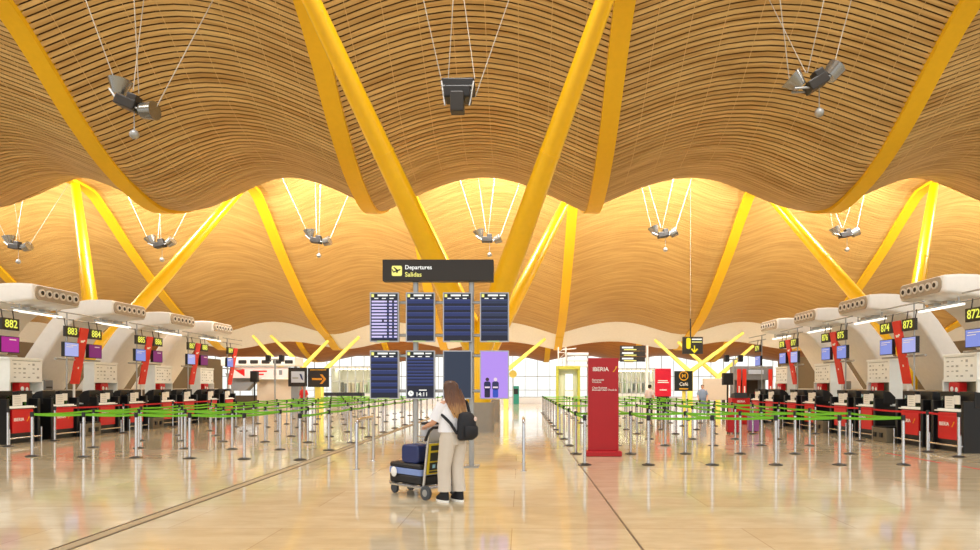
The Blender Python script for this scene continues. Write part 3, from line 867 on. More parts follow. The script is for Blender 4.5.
# arrow sign on yellow post
Y = 32; x, z, w, h = at(308, 329, 368, 387, Y)
root = thing('arrow_sign', 'dark square sign with orange arrow on a pale yellow post', 'sign', (x, Y, 0))
pn = sgn_panel(root, 0, z, w, h, SIGNBK)
a = MB(); a.box((-.06, -.045, z-.08), (.5, .006, .1)); a.prism([(.08, z+.16), (.2, z+.16), (.4, z-.08), (.2, z-.32), (.08, z-.32), (.27, z-.08)], -.048, -.042, 0, 'y'); a.build('arrow', ORANGE, pn)
MB().box((0, -.045, z+.38), (.8, .006, .04)).build('text_line', GOLD, pn)
MB().box((-.05, .05, z/2-.2), (.26, .1, z-.4)).build('post', YELL, root)
x2, z2, w2, h2 = at(288.5, 307, 367.5, 386.5, Y)
root = thing('logo_sign', 'black framed sign with pale inset beside the orange arrow sign', 'sign', (x2, Y, 0))
pn = sgn_panel(root, 0, z2, w2, h2, SIGNBK)
i_ = sgn_panel(root, .02, z2, .66, .56, mat('pale_blue_inset', (212, 220, 232), .5), .02, -.045, 'inset')
MB().prism([(.1, z2+.15), (.2, z2+.15), (.3, z2-.18), (.2, z2-.1)], -.062, -.056, 0, 'y').box((-.1, -.06, z2-.05), (.3, .006, .08), 1).build('emblem', [mat('navy_mark', (40, 60, 110), .5), INK], i_)
MB().cyl((.3, .06, 0), (.3, .06, z2), .05).build('post', GALV, root)
# beige kiosk
Y = 36; x, z, w, h = at(257, 291, 379, 414, Y)
root = thing('service_kiosk', 'beige curved service kiosk behind the belt posts on the 882 side', 'kiosk', (x, Y, 0))
b = MB(); pts = [(-w/2 + w*i/10, -.25*math.sin(PI*i/10)) for i in range(11)] + [(w/2, 1.2), (-w/2, 1.2)]
b.prism(pts, 0, h, 0, 'z'); b.build('front', BEIGE, root, True)
MB().box((w/2+.22, .6, h/2), (.42, 1.2, h)).build('side_panel', GREYB, root)
MB().box((0, .45, h+.03), (w+.1, 1.6, .06)).build('top', WHITE, root)
# check-in island canopy
Y = 40; x, z, w, h = at(222, 296, 357, 366, Y)
root = thing('island_canopy', 'white canopy with dark slots and red wedge banner beyond desk 889', 'canopy', (x, Y, 0))
MB().box((0, .6, z), (w, 1.6, h)).build('roof_panel', WHITE, root, False, .05)
s = MB()
for i in range(6): s.rbox((-w/2+.65+i*.72, -.21, z-.03), (.5, .03, .22), .05, 0, 'y')
s.build('slot', DKMET, root)
x3, z3, w3, h3 = at(232, 288, 367, 378, Y)
bn = MB().box((x3-x, 0, z3), (w3, .06, h3)).build('banner', mat('pale_pink_banner', (236, 214, 212), .5), root)
MB().prism([(x3-x-w3/2, z3+.3), (x3-x-w3/2+.8, z3+.2), (x3-x-w3/2+.8, z3-.25)], -.04, -.032, 0, 'y').box((x3-x+.0, -.036, z3+.08), (.9, .008, .09)).box((x3-x-.1, -.036, z3-.12), (.7, .008, .09)).box((x3-x+.95, -.036, z3), (.16, .008, .3), 1).box((x3-x+1.3, -.036, z3), (.2, .008, .3), 1).build('banner_marks', [RED, GREYB], bn)
g = MB(); g.prism([(-w/2+.1, 2.4), (.1, 2.4), (-.9, 1.3), (-w/2+.6, 1.3)], .2, .8, 0, 'y'); g.build('funnel', GREYB, root)
lg = MB()
for xx in (-w/2+.3, w/2-.3): lg.box((xx, .8, z/2), (.14, .14, z))
lg.build('support', GALV, root)
MB().box((0, .7, .5), (w-.6, .7, 1.0)).build('counter', DKBR, root)
# speaker poles
for pp, Y, lab, bxp in ((275, 34.5, 'pole with two black speakers behind the beige kiosk on the 882 side', -1), (733.5, 33.5, 'pole with two black speakers near the booth on the 872 side', 1)):
    x, z, w, h = at(pp-8, pp+8, 354, 363, Y)
    root = thing('speaker_pole', lab, 'speaker', (x, Y, 0), 0, 'speaker poles')
    MB().cyl((0, 0, 0), (0, 0, z), .05).box((0, 0, z-.05), (.8, .06, .06)).build('pole', GALV, root, True)
    for s in (-1, 1): MB().rbox((s*.36, 0, z), (.22, .25, .36), .06, 0, 'y').build('speaker_box', BLACK, root, True)
x, z, w, h = at(722.5, 732.5, 373, 385, 32.5)
root = thing('camera_box', 'black box on a thin black pole beside the beige board', 'equipment box', (x, 32.5, 0))
MB().box((0, 0, z), (w, .3, h)).build('box', BLACK, root, False, .03); MB().cyl((0, 0, 0), (0, 0, z), .04).build('pole', BLACK, root, True)
x, z, w, h = at(251, 258, 371, 382, 35)
root = thing('camera_box', 'black box on a thin black pole in front of the red wedge banner', 'equipment box', (x, 35, 0))
MB().box((0, 0, z), (w, .3, h)).build('box', BLACK, root, False, .03); MB().cyl((0, 0, 0), (0, 0, z), .04).build('pole', BLACK, root, True)
# glass offices
def office(px0, px1, ytop, Y, label, nm):
    x, z, w, h = at(px0, px1, ytop, 386+1024/Y, Y)
    root = thing('glass_office', label, 'office', (x, Y, 0), 0, 'glazed offices below the far roof')
    b = MB(); b.box((0, 2.8, h/2), (w, .1, h)); b.box((0, 1.4, h-.1), (w, 2.9, .2)); b.box((-w/2+.05, 1.4, h/2), (.1, 2.8, h)); b.box((w/2-.05, 1.4, h/2), (.1, 2.8, h)); b.box((0, 0, .5), (w, .1, 1.0)); b.build('shell', WHITE, root)
    f = MB(); n = nm
    for i in range(n+1): f.box((-w/2+.05+(w-.1)*i/n, 0, h/2), (.08, .12, h))
    for zz in (1.0, h*.62, h-.05): f.box((0, 0, zz), (w, .12, .07))
    f.build('window_frame', mat('office_frame', (205, 210, 208), .4), root)
    MB().quad((-w/2, .03, 1), (w/2, .03, 1), (w/2, .03, h), (-w/2, .03, h)).build('window_glass', GLASS, root)
    l = MB()
    for i in range(n): l.box((-w/2+w*(i+.5)/n, 1.2, h-.24), (w/n*.6, .5, .06))
    l.build('ceiling_lamp', mat('office_lamp', (255, 246, 214), emit=9), root)
    d = MB(); rr = random.Random(int(px0))
    for i in range(n*2): d.box((-w/2+w*(i+.5)/(n*2), 2.6, 1.0+rr.random()*.6), (w/n*.3, .3, .5+rr.random()), rr.randrange(3))
    d.build('shelving', [GREYB, mat('pale_green_unit', (190, 204, 180), .5), BEIGE], root)
office(331, 372, 366, 52, 'glazed office with lit ceiling beyond the orange arrow sign', 5)
office(617, 655, 368, 52, 'glazed office with slim mullions behind the red totem and red board', 8)
Y = 51; x, z, w, h = at(323, 364, 392.5, 396, Y)
root = thing('waiting_bench', 'long dark bench before the glazed office beyond the arrow sign', 'bench', (x, Y, 0))
MB().box((0, 0, z), (w, .5, h)).build('seat', mat('dark_blue_seat', (30, 34, 46), .5), root, False, .03)
b = MB()
for i in range(4): b.box((-w/2+.3+i*(w-.6)/3, 0, z/2), (.08, .4, z))
b.build('bench_legs', GALV, root)
# info kiosk with white poster
Y = 40; x, z, w, h = at(556, 580, 366, 411.5, Y)
root = thing('poster_kiosk', 'yellow green kiosk with a bright white poster beside the red totem', 'kiosk', (x, Y, 0))
b = MB()
for sx in (-1, 1): b.box((sx*(w/2-.08), 0, h/2), (.16, .3, h))
b.box((0, 0, h-.1), (w, .4, .2)); b.build('frame', LIME, root)
MB().box((0, .2, h*.5), (w*.9, .04, h*.9)).build('back_panel', mat('pale_kiosk', (208, 214, 180), .5), root)
x4, z4, w4, h4 = at(565.5, 572.5, 374, 390, Y)
MB().box((x4-x, -.02, z4), (w4, .05, h4)).build('poster', mat('backlit_poster', (250, 252, 255), emit=1.1), root)
MB().box((x4-x, -.02, z4*.35), (w4*1.2, .3, z4*.7)).build('pedestal', WHITE, root)
# lattice tower and louvres
Y = 46; x, z, w, h = at(558.5, 566, 347, 386+1024/Y, Y)
root = thing('lattice_tower', 'slim white lattice tower rising behind the poster kiosk', 'tower', (x, Y, 0))
b = MB()
for sx in (-1, 1):
    for sy in (0, .4): b.cyl((sx*w/2, sy, 0), (sx*w/2, sy, h), .04)
k = 0
while k*.5 < h: b.cyl((-w/2, 0, k*.5), (w/2, 0, k*.5), .025); b.cyl((-w/2, .4, k*.5), (w/2, .4, min(h, k*.5+.5)), .02); k += 1
b.cyl((0, 0, h-.2), (1.0, 0, h-.1), .04); b.build('lattice', WHITE, root)
x, z, w, h = at(567, 588, 353, 368, Y)
root = thing('louvre_unit', 'white horizontal louvre bank beside the lattice tower', 'louvre', (x, Y, 0))
b = MB()
for i in range(3): b.rbox((0, 0, z-h/2+.16+i*.42), (w, .5, .22), .08, 0, 'x')
b.build('blade', mat('louvre_white', (222, 224, 226), .4), root, True)
b = MB()
for sx in (-1, 1): b.box((sx*w/2, .2, (z+h/2)/2), (.1, .1, z+h/2))
b.build('support', GALV, root)
# dark info sign with rows
Y = 40; x, z, w, h = at(620, 645, 345.5, 362, Y)
root = thing('row_sign', 'dark three row sign with pale text above the glazed office by the totem', 'sign', (x, Y, 0))
for i in range(3):
    zz = z+h/2-h/6-i*h/3; pn = MB().box((0, 0, zz), (w, .12, h/3-.03)).build('row_panel', SIGNBK, root)
    MB().box((-w*.2, -.065, zz+.04), (w*.45, .008, .1)).box((-w*.1, -.065, zz-.09), (w*.5, .008, .06), 1).build('row_text', [TXTLIT, TXTYEL], pn)
MB().cyl((w/2+.15, .1, 0), (w/2+.15, .1, z+h/2), .08).box((w/2, .1, z), (.4, .08, .08)).build('mast', WHITE, root, True)
# hanging arrow sign
Y = 35; x, z, w, h = at(682.5, 702.5, 337, 354, Y)
root = thing('hanging_sign', 'black hanging sign with yellow down arrow on a rod from the roof', 'sign', (x, Y, z))
pn = MB().box((0, 0, 0), (w, .15, h)).build('panel', SIGNBK, root)
MB().rbox((-w*.22, -.08, h*.12), (.24, .01, h*.65), .1, 0, 'y').build('pictogram', mat('sign_yellow', (245, 224, 20), emit=.95), pn)
b = MB(); b.box((w*.08, -.08, -h*.2), (.06, .01, .36)); b.prism([(w*.08-.2, -h*.2-.02), (w*.08-.13, -h*.2+.02), (w*.08, -h*.2-.12), (w*.08+.13, -h*.2+.02), (w*.08+.2, -h*.2-.02), (w*.08, -h*.2-.24)], -.085, -.075, 0, 'y'); b.build('arrow', MC['sign_yellow'], pn)
MB().box((w*.2, -.08, h*.36), (w*.5, .01, .07)).box((w*.2, -.08, h*.2), (w*.5, .01, .05), 1).build('text_line', [TXTLIT, TXTYEL], pn)
MB().cyl((-w*.1, 0, h/2), (-w*.1, 0, h/2+1.0), .035).build('rod', DKMET, root)
MB().cyl((-w*.1, 0, h/2+1.0), (-w*.1, 0, float(ZC(x-w*.1, Y))-z+.03), .007).build('cable', MC['pale_cable'], root)
# red board, black cafe board, beige board
Y = 36; x, z, w, h = at(655, 671, 368.5, 396.5, Y)
root = thing('red_board', 'red notice board with white lines beside the black board with gold ring', 'notice board', (x, Y, 0))
pn = MB().box((0, 0, z), (w, .1, h)).build('panel', mat('crimson_board', (212, 18, 48), .4), root, False, .02)
MB().box((-.02, -.055, z+.1), (w*.6, .008, .05)).box((.0, -.055, z), (w*.7, .008, .05)).box((0, -.055, z-.42), (w*.45, .008, .05)).build('text_line', WTXT, pn)
MB().box((0, .03, (z-h/2)/2), (.7, .06, z-h/2)).build('stand', BLACK, root)
x, z, w, h = at(674.5, 692.5, 371, 391, Y)
root = thing('cafe_board', 'black board with gold ring emblem and white script on a yellow post', 'sign', (x, Y, 0))
pn = MB().box((0, 0, z), (w, .1, h)).build('panel', mat('board_black', (26, 34, 30), .4), root, False, .02)
ring = [(.24*math.cos(t), -.055, z+.28+.24*math.sin(t)) for t in [2*PI*i/20 for i in range(21)]]
MB().tube(ring, .028, 6).build('ring', GOLD, pn, True)
lettering('M', .32, GOLD, (0, -.056, z+.28), pn)
lettering('Café', .27, WTXT, (0, -.056, z-.18), pn)
MB().box((0, -.056, z-.44), (.5, .008, .06)).build('text_line', GOLD, pn)
MB().cyl((.05, .12, 0), (.05, .12, z), .1).build('post', YELL, root, True)
Y = 38; x, z, w, h = at(703, 728.5, 378.5, 400, Y)
root = thing('beige_board', 'plain beige board on short dark legs near the two-speaker pole', 'board', (x, Y, 0))
MB().box((0, 0, z), (w, .25, h)).build('panel', BEIGE, root, False, .03)
for sx in (-1, 1): MB().box((sx*w*.3, 0, (z-h/2)/2), (.08, .4, z-h/2)).build('leg', DKMET, root)
# bag drop booth
Y = 34; x, z, w, h = at(737, 773, 366, 386+1024/Y, Y)
root = thing('bag_drop_booth', 'grey booth with dark opening and red side banners beyond desk 879', 'booth', (x, Y, 0))
MB().box((0, .6, h*.86), (w, 1.2, h*.28)).box((0, 1.1, h*.4), (w, .2, h*.8)).build('body', GREYB, root, False, .04)
MB().box((.02, .98, h*.55), (w*.5, .06, h*.4)).build('opening', DKBR, root)
MB().box((.05, -.02, h*.88), (w*.42, .04, .22)).build('header_panel', mat('pale_grey_header', (196, 204, 214), .4), root)
for xx in (-w*.45, -w*.3, w*.42):
    bn = MB().rbox((xx, -.03, h*.58), (.2, .05, h*.72), .04, 0, 'y').build('banner', REDB, root, True)
    MB().box((xx, -.06, h*.45), (.07, .01, h*.3)).build('banner_text', WTXT, bn)
MB().box((0, .3, .5), (w*.9, .6, 1.0)).build('counter', BLKSAT, root)
x, z, w, h = at(730, 748, 394.5, 402, 27)
root = thing('podium_desk', 'small red podium desk with black hood before the grey booth', 'desk', (x, 27, 0))
MB().box((0, 0, .55), (w, .5, 1.1)).build('body', RED, root, False, .02); MB().prism([(-.3, 1.1), (.3, 1.1), (.2, 1.26), (-.2, 1.32)], -w*.35, w*.35).build('hood', BLACK, root)
lettering('IBERIA', .12, WTXT, (0, -.255, .95), root)
# teal booth far
Y = 56; x, z, w, h = at(513, 519, 386, 386+1024/Y, Y)
root = thing('teal_booth', 'small teal booth in front of the far glazing beside the purple screen', 'booth', (x, Y, 0))
MB().box((0, 0, h*.5), (w, .6, h)).build('body', TEAL, root, False, .04); MB().box((0, -.31, h*.7), (w*.7, .02, h*.3)).build('screen', BLACK, root)
Y = 55; x, z, w, h = at(509, 517, 369, 379, Y)
root = thing('round_sign', 'yellow round sign on a post beside the purple screen', 'sign', (x, Y, 0))
MB().cyl((0, -.04, z), (0, .04, z), .33, .33, 20).build('disc', YELL, root); MB().cyl((0, .08, 0), (0, .08, z), .05).build('post', GALV, root, True)

# suitcases in the queue
def suitcase(X, Y, w, h, m, label, rz=0):
    root = thing('upright_suitcase', label, 'suitcase', (X, Y, 0), rz, 'suitcases standing in the queue')
    MB().rbox((0, 0, h/2+.04), (w, .26, h), .05, 0, 'y').build('shell', m, root, True, .02)
    MB().tube([(-.1, 0, h+.03), (-.1, 0, h+.35), (.1, 0, h+.35), (.1, 0, h+.03)], .012, 6).build('handle', GALV, root)
    for sx in (-1, 1):
        for sy in (-1, 1): MB().cyl((sx*(w/2-.06)-.015, sy*.09, .03), (sx*(w/2-.06)+.015, sy*.09, .03), .03, .03, 10).build('wheel', BLACK, root)
suitcase(7.15, 21.6, .42, .66, REDD, 'red upright suitcase standing among the belts near the podium desk')
suitcase(8.05, 22.2, .34, .55, mat('mauve_case', (150, 84, 150), .4), 'mauve upright suitcase beside the red suitcase')

# ------------------------------------------------------------------ people
SKIN = mat('skin', (216, 164, 134), .55, var=.03)
HAIR = mat('dark_hair', (40, 28, 22), .5)
def skin_body(verts, edges, radii, name, m, root_i=0):
    me = bpy.data.meshes.new(name); me.from_pydata(verts, edges, []); me.materials.append(m)
    o = bpy.data.objects.new(name, me); COL.objects.link(o)
    md = o.modifiers.new('skin', 'SKIN'); md.use_smooth_shade = True
    sv = me.skin_vertices[0].data
    for i, r in enumerate(radii): sv[i].radius = r if isinstance(r, tuple) else (r, r)
    sv[root_i].use_root = True
    sd = o.modifiers.new('sub', 'SUBSURF'); sd.levels = 1; sd.render_levels = 2
    return o
def make_person(loc, rz, label, J, cloth, fingers=True):
    """J: joint dict in the person's own frame (x right, y forward)"""
    V = []; E = []; R = []
    def v(p, r): V.append(tuple(p)); R.append(r); return len(V)-1
    pel = v((0, 0, .93), (.15, .11)); sp = v((0, .02, 1.08), (.13, .10)); ch = v((0, .03, 1.26), (.15, .11)); nb = v((0, .04, 1.41), .06); nk = v((0, .06, 1.47), .052)
    h1 = v((0, .075, 1.53), (.075, .085)); h2 = v((0, .08, 1.60), (.075, .09)); h3 = v((0, .075, 1.645), (.045, .05))
    E += [(pel, sp), (sp, ch), (ch, nb), (nb, nk), (nk, h1), (h1, h2), (h2, h3)]
    for s, side in ((-1, 'l'), (1, 'r')):
        hip = v((s*.095, 0, .87), .095); kn = v(J['knee_'+side], .06); an = v(J['ankle_'+side], .04); a = J['ankle_'+side]
        to = v((a[0], a[1]+.14, .035), .032)
        E += [(pel, hip), (hip, kn), (kn, an), (an, to)]
        sh = v((s*.165, .03, 1.36), .06); el = v(J['elbow_'+side], .042); wr = v(J['wrist_'+side], .028)
        E += [(ch, sh), (sh, el), (el, wr)]
        d = (Vector(J['wrist_'+side])-Vector(J['elbow_'+side])).normalized(); w0 = Vector(J['wrist_'+side])
        lat = d.cross(Vector((0, 0, 1))).normalized()
        pm = v(w0 + d*.05, (.035, .02)); E.append((wr, pm))
        if fingers:
            for i, L in enumerate((.06, .07, .066, .05)):
                o = lat*(-.03+.02*i)
                f1 = v(w0+d*.09+o, .009); f2 = v(w0+d*(.09+L*.55)+o+Vector((0, 0, -.012)), .008); f3 = v(w0+d*(.09+L*.7)+o+Vector((0, 0, -.04)), .007)
                E += [(pm, f1), (f1, f2), (f2, f3)]
            t1 = v(w0+d*.045-lat*s*.04, .010); t2 = v(w0+d*.075-lat*s*.055+Vector((0, 0, -.02)), .008); E += [(pm, t1), (t1, t2)]
    o = skin_body(V, E, R, 'person', SKIN)
    o.location = loc; o.rotation_euler = (0, 0, rz)
    tag(o, label, 'person')
    # face
    f = MB()
    for s in (-1, 1): f.ball((s*.032, .158, 1.575), .011, 1, 8)
    f.ball((0, .172, 1.552), .014, 0, 8, (.8, 1, 1.3)); f.ball((0, .155, 1.515), .022, 2, 8, (1, .4, .35))
    for s in (-1, 1): f.ball((s*.078, .075, 1.565), .026, 0, 8, (.35, .8, 1.2))
    f.build('face', [SKIN, BLACK, mat('lips', (176, 96, 90), .5)], o, True)
    top, trou, shoe, hair = cloth
    t = MB()
    t.loft([((0, .01, .97), .215, .16), ((0, .015, 1.08), .20, .15), ((0, .02, 1.22), .205, .145), ((0, .03, 1.34), .20, .12), ((0, .035, 1.405), .12, .085), ((0, .04, 1.43), .07, .065)], 20)
    for s, side in ((-1, 'l'), (1, 'r')):
        a = Vector((s*.15, .03, 1.355)); e = Vector(J['elbow_'+side]); t.tube([a, a.lerp(e, .4), a.lerp(e, .86)], [.085, .083, .088], 12)
    t.build('shirt', top, o, True)
    p = MB(); p.loft([((0, 0, .80), .185, .145), ((0, 0, .9), .19, .15), ((0, .005, 1.02), .165, .13)], 18)
    for s, side in ((-1, 'l'), (1, 'r')):
        k = J['knee_'+side]; a = J['ankle_'+side]
        p.loft([((s*.09, 0, .90), .10, .13), ((s*.095, .0, .78), .105, .125), (k, .09, .10), ((a[0], (k[1]+a[1])/2, .28), .086, .10), ((a[0], a[1]+.01, .15), .086, .10)], 16)
    p.build('trousers', trou, o, True)
    for s, side in ((-1, 'l'), (1, 'r')):
        a = J['ankle_'+side]
        sh = MB().loft([((a[0], a[1]+.055, .03), .05, .13), ((a[0], a[1]+.055, .06), .05, .13), ((a[0], a[1]+.03, .10), .047, .10), ((a[0], a[1], .15), .045, .06)], 16).build('shoe', shoe, o, True)
        MB().loft([((a[0], a[1]+.055, 0), .052, .135), ((a[0], a[1]+.055, .03), .054, .138)], 16).build('sole', WTXT, sh, True)
    hair(o)
    return o
def hair_mat():
    m = bpy.data.materials.new('balayage_hair'); m.use_nodes = True
    nt = m.node_tree; b = nt.nodes['Principled BSDF']; L = nt.links.new
    tc = nt.nodes.new('ShaderNodeTexCoord'); sx = nt.nodes.new('ShaderNodeSeparateXYZ'); L(tc.outputs['Object'], sx.inputs[0])
    mp = nt.nodes.new('ShaderNodeMapping'); mp.inputs['Scale'].default_value = (55, 55, 3); L(tc.outputs['Object'], mp.inputs['Vector'])
    n = nt.nodes.new('ShaderNodeTexNoise'); n.inputs['Scale'].default_value = 1; n.inputs['Detail'].default_value = 2; L(mp.outputs['Vector'], n.inputs['Vector'])
    ad = nt.nodes.new('ShaderNodeMath'); ad.operation = 'MULTIPLY_ADD'; ad.inputs[1].default_value = .3; L(n.outputs['Fac'], ad.inputs[0]); L(sx.outputs['Z'], ad.inputs[2])
    mr = nt.nodes.new('ShaderNodeMapRange'); mr.inputs['From Min'].default_value = 1.32; mr.inputs['From Max'].default_value = 1.72; L(ad.outputs[0], mr.inputs['Value'])
    rp = nt.nodes.new('ShaderNodeValToRGB')
    rp.color_ramp.elements[0].color = srgb(206, 158, 98); rp.color_ramp.elements[1].color = srgb(84, 52, 34)
    e = rp.color_ramp.elements.new(.5); e.color = srgb(116, 74, 44)
    L(mr.outputs['Result'], rp.inputs['Fac']); L(rp.outputs['Color'], b.inputs['Base Color']); b.inputs['Roughness'].default_value = .45
    return m
HM = hair_mat()
def long_hair(o):
    h = MB()
    h.loft([((0, .055, 1.678), .02, .02), ((0, .055, 1.668), .06, .065), ((0, .045, 1.63), .095, .10), ((0, .03, 1.56), .108, .105), ((0, .005, 1.48), .118, .095), ((.0, -.04, 1.40), .15, .085), ((.01, -.085, 1.31), .145, .06), ((.02, -.115, 1.22), .11, .045), ((.03, -.13, 1.15), .05, .025)], 22)
    h.build('hair', HM, o, True)
    b = MB()
    for i in range(9):
        x = -.12 + .03*i; b.tube([(x*.7, -.04, 1.56), (x, -.07, 1.44), (x*1.05, -.105, 1.33), (x*.85+.02, -.15, 1.17+.02*(i % 3))], [.02, .026, .024, .008], 6)
    b.build('hair_strands', HM, o, True)
def short_hair(o):
    MB().loft([((0, .05, 1.675), .03, .03), ((0, .045, 1.65), .08, .085), ((0, .04, 1.59), .092, .10), ((0, .02, 1.52), .085, .075), ((0, .0, 1.48), .06, .05)], 16).build('hair', HAIR, o, True)

TH = math.radians(44)
PX, PY = -.945, 8.85
J = dict(knee_l=(-.095, .07, .48), ankle_l=(-.095, .05, .09), knee_r=(.09, .02, .48), ankle_r=(.085, -.05, .09),
         elbow_l=(-.26, .10, 1.09), wrist_l=(-.20, .32, 1.045), elbow_r=(.25, .12, 1.09), wrist_r=(.18, .32, 1.045))
wom = make_person((PX, PY, 0), TH, 'person with long brown hair, white shirt and pale wide trousers pushing the luggage cart', J,
    (mat('white_cotton', (240, 240, 244), .8), mat('beige_linen', (214, 204, 190), .85), mat('black_canvas', (24, 24, 30), .7), long_hair))
# backpack carried on the back
rt = thing('backpack', 'black backpack with small pale tag on the back of the person in white', 'backpack', (PX, PY, 0), TH)
b = MB(); b.loft([((.07, -.21, .86), .11, .06), ((.07, -.22, .885), .145, .085), ((.07, -.225, 1.0), .155, .10), ((.07, -.22, 1.14), .145, .09), ((.07, -.205, 1.22), .11, .065), ((.07, -.2, 1.245), .05, .03)], 20)
b.build('bag', mat('black_nylon', (20, 22, 30), .65), rt, True)
MB().loft([((.07, -.315, .9), .10, .02), ((.07, -.325, .93), .115, .03), ((.07, -.325, 1.03), .115, .03), ((.07, -.315, 1.06), .10, .02)], 16).build('front_pocket', mat('black_nylon', (20, 22, 30), .65), rt, True)
MB().ball((.15, -.31, 1.15), .028, 0, 10, (1, .5, 1.2)).build('tag', mat('pale_tag', (230, 205, 195), .6), rt, True)
for s in (-.07, .2):
    MB().tube([(s, -.13, 1.21), (s*1.0, -.06, 1.38), (s*1.0+.01, .06, 1.415), (s+.01, .17, 1.30), (s+(.0 if s > 0 else -.08), .16, 1.24), (s+(.02 if s > 0 else -.13), .0, 1.22), (s+(.02 if s > 0 else -.08), -.14, 1.10), (s, -.19, .95)], .02, 8).build('strap', MC['black_nylon'], rt, True)
# luggage cart
CT = math.radians(49)
cart = thing('luggage_cart', 'airport luggage cart with yellow framed panel and black handle, pushed by the person in white', 'luggage cart', (-1.155, 9.17, 0), CT)
b = MB(); b.tube([(-.26, 0, .16), (-.26, .8, .16), (-.16, .95, .16), (.16, .95, .16), (.26, .8, .16), (.26, 0, .16), (-.26, 0, .16)], .022, 8)
for y in (.2, .4, .6, .8): b.cyl((-.26, y, .16), (.26, y, .16), .014, .014, 8)
b.build('platform', STEEL, cart, True)
for s in (-1, 1): MB().tube([(s*.27, .06, .12), (s*.27, .02, .4), (s*.27, -.06, .95), (s*.26, -.14, 1.02)], .02, 10).build('upright', STEEL, cart, True)
MB().tube([(-.30, -.02, .84), (-.31, -.12, .98), (-.27, -.15, 1.02), (.27, -.15, 1.02), (.31, -.12, .98), (.30, -.02, .84)], .02, 10).build('handle', BLACK, cart, True)
fr = MB(); 
Rp = Matrix.Rotation(math.radians(7), 3, 'X')
fr.box((0, -.015, .57), (.50, .02, .44), 0, Rp); pf = fr.build('advert_panel', mat('cart_yellow', (214, 190, 40), .5), cart)
MB().box((0, -.046, .725), (.43, .006, .07), 0, Rp).box((0, -.031, .60), (.43, .006, .12), 0, Rp).box((0, -.014, .465), (.43, .006, .11), 0, Rp).box((0, -.004, .385), (.43, .006, .025), 0, Rp).build('advert_dark', mat('cart_panel_dark', (40, 42, 34), .5), pf)
MB().box((-.14, -.019, .465), (.05, .004, .05), 0, Rp).box((-.05, -.019, .465), (.05, .004, .06), 0, Rp).box((.05, -.019, .465), (.05, .004, .05), 0, Rp).build('advert_icons', mat('icon_blue', (150, 200, 220), .5), pf)
bk_ = MB(); 
for z_ in (.80, .88): bk_.tube([(-.25, 0, z_), (-.23, .24, z_), (.23, .24, z_), (.25, 0, z_)], .01, 6)
for i in range(8): bk_.cyl((-.24+.068*i, .0, .79), (-.24+.068*i, .24, .79), .006, .006, 6)
bk_.build('basket', STEEL, cart, True)
for s in (-1, 1):
    w_ = MB().cyl((s*.27-.02, 0, .1), (s*.27+.02, 0, .1), .1, .1, 20).build('wheel', mat('tyre_grey', (70, 74, 80), .6), cart, True)
    MB().cyl((s*.27-.025, 0, .1), (s*.27+.025, 0, .1), .05, .05, 14).build('hub', GALV, w_, True)
    MB().cyl((s*.15-.018, .85, .075), (s*.15+.018, .85, .075), .075, .075, 16).build('caster', mat('tyre_grey', (70, 74, 80), .6), cart, True)
    MB().box((s*.15, .84, .16), (.05, .08, .08)).build('fork', GALV, cart)
# luggage
sc = thing('suitcase', 'black suitcase with light blue band lying at the bottom of the cart', 'suitcase', (-1.155, 9.17, 0), CT)
MB().rbox((0, .50, .25), (.50, .72, .14), .04, 0, 'z').build('lower_shell', BLACK, sc, True, .03)
MB().rbox((0, .50, .36), (.51, .73, .09), .04, 0, 'z').build('band', mat('light_blue_band', (128, 152, 208), .5), sc, True, .01)
MB().rbox((0, .50, .44), (.50, .72, .08), .04, 0, 'z').build('upper_shell', BLACK, sc, True, .03)
MB().ball((-.15, .9, .34), .06, 0, 12, (1, .3, 1.2)).build('tag', WTXT, sc, True)
MB().ball((-.27, .72, .34), .07, 0, 12, (.3, 1, 1.1)).build('emblem', WTXT, sc, True)
sc = thing('suitcase', 'navy suitcase lying on top of the black and light blue one', 'suitcase', (-1.155, 9.17, 0), CT)
MB().rbox((0, .42, .615), (.44, .38, .27), .07, 0, 'x').build('shell', mat('navy_shell', (38, 52, 104), .35), sc, True, .02)
MB().tube([(-.08, .24, .71), (-.08, .2, .72), (.08, .2, .72), (.08, .24, .71)], .012, 6).build('handle', BLACK, sc, True)
sc = thing('silver_bag', 'silver grey bag with black rim sitting in the cart basket', 'bag', (-1.155, 9.17, 0), CT)
MB().loft([((.0, .13, .80), .19, .095), ((.0, .13, .84), .225, .115), ((.0, .13, .95), .24, .12), ((.0, .13, 1.05), .225, .115)], 20).build('body', mat('silver_fabric', (196, 198, 204), .35, .15), sc, True)
MB().loft([((.0, .13, 1.05), .23, .12), ((.0, .13, 1.08), .23, .12), ((.0, .13, 1.085), .15, .07)], 20).build('rim', BLACK, sc, True)

JS = dict(knee_l=(-.10, .03, .48), ankle_l=(-.10, 0, .09), knee_r=(.10, .03, .48), ankle_r=(.10, -.03, .09),
          elbow_l=(-.25, .0, 1.08), wrist_l=(-.24, .12, .86), elbow_r=(.25, .0, 1.08), wrist_r=(.22, .16, .90))
v = W(304, 400, 34.3)
make_person((v.x, 34.3, 0), 2.6, 'person in a red jacket standing below the black framed sign', JS, (mat('red_jacket', (206, 30, 36), .7), mat('dark_denim', (44, 50, 70), .8), mat('black_canvas', (24,24,30), .7), short_hair))
v = W(650, 400, 33)
make_person((v.x, 33.2, 0), -.9, 'person in a pale grey top and dark trousers standing before the red board', JS, (mat('pale_grey_top', (206, 192, 190), .8), mat('black_trousers', (28, 28, 32), .8), mat('black_canvas', (24,24,30), .7), short_hair))
v = W(695, 400, 36.5)
make_person((v.x, 35, 0), 2.9, 'person in a blue grey jacket standing beside the beige board', JS, (mat('blue_grey_jacket', (134, 152, 178), .8), mat('pale_denim', (120, 138, 164), .8), mat('black_canvas', (24,24,30), .7), short_hair))

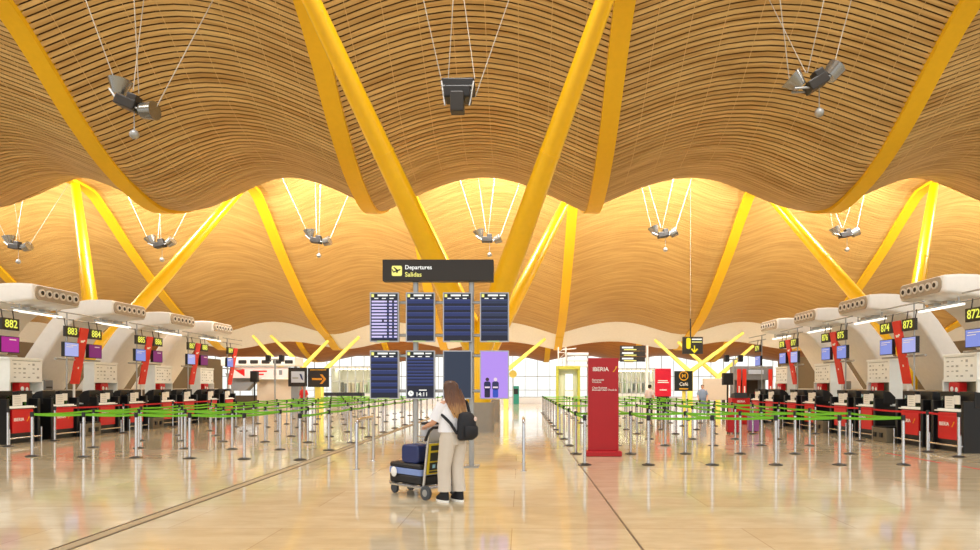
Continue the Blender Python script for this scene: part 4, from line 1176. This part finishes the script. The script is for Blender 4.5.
# ------------------------------------------------------------------ light
w = bpy.data.worlds.new('World'); S.world = w; w.use_nodes = True
nt = w.node_tree; bg = nt.nodes['Background']
tc = nt.nodes.new('ShaderNodeTexCoord'); sx = nt.nodes.new('ShaderNodeSeparateXYZ'); nt.links.new(tc.outputs['Generated'], sx.inputs[0])
rp = nt.nodes.new('ShaderNodeValToRGB'); rp.color_ramp.elements[0].position = .46; rp.color_ramp.elements[0].color = (.55, .52, .48, 1)
rp.color_ramp.elements[1].position = .52; rp.color_ramp.elements[1].color = (1.0, .985, .96, 1)
mr = nt.nodes.new('ShaderNodeMapRange'); mr.inputs['From Min'].default_value = -1; mr.inputs['From Max'].default_value = 1
nt.links.new(sx.outputs['Z'], mr.inputs['Value']); nt.links.new(mr.outputs['Result'], rp.inputs['Fac']); nt.links.new(rp.outputs['Color'], bg.inputs['Color'])
bg.inputs['Strength'].default_value = 1.4

def area(loc, size, power, col, rot=(0, 0, 0), sy=None, spread=180):
    l = bpy.data.lights.new('skylight_and_fill', 'AREA'); l.energy = power; l.color = col; l.size = size
    l.shape = 'ELLIPSE'; l.size_y = sy or size; l.spread = math.radians(spread)
    o = bpy.data.objects.new('skylight_and_fill', l); COL.objects.link(o); o.location = loc; o.rotation_euler = rot
    return o
n = 0
for i in range(2, len(BX)-3):
    X = (BX[i]+BX[i+1])/2
    for Y, pw, tilt in ((13.0, 520, 0), (30.6, 1020, 78), (32.0, 520, 0), (60.0, 900, 0)):  # tilted row is added fill for the second wave, last row for far struts
        z = float(ZC(X, Y))
        area((X, Y, z-(.7 if tilt else .4)), 3.0, pw, (1, .975, .93), (math.radians(tilt), 0, 0), 1.2 if tilt else 2.0)

# ------------------------------------------------------------------ camera
cam = bpy.data.cameras.new('camera'); co = bpy.data.objects.new('camera', cam); COL.objects.link(co)
co.location = (0, 0, CH); co.rotation_euler = (PI/2, 0, 0)
cam.sensor_width = 36; cam.lens = F/980*36; cam.shift_x = -(CX-490)/980; cam.shift_y = (CY-275)/980
cam.clip_end = 500
S.camera = co
S.view_settings.view_transform = 'Standard'; S.view_settings.look = 'None'
S.view_settings.exposure = 0.06; S.view_settings.gamma = 1.0
try: S.view_settings.use_curve_mapping = False
except Exception: pass
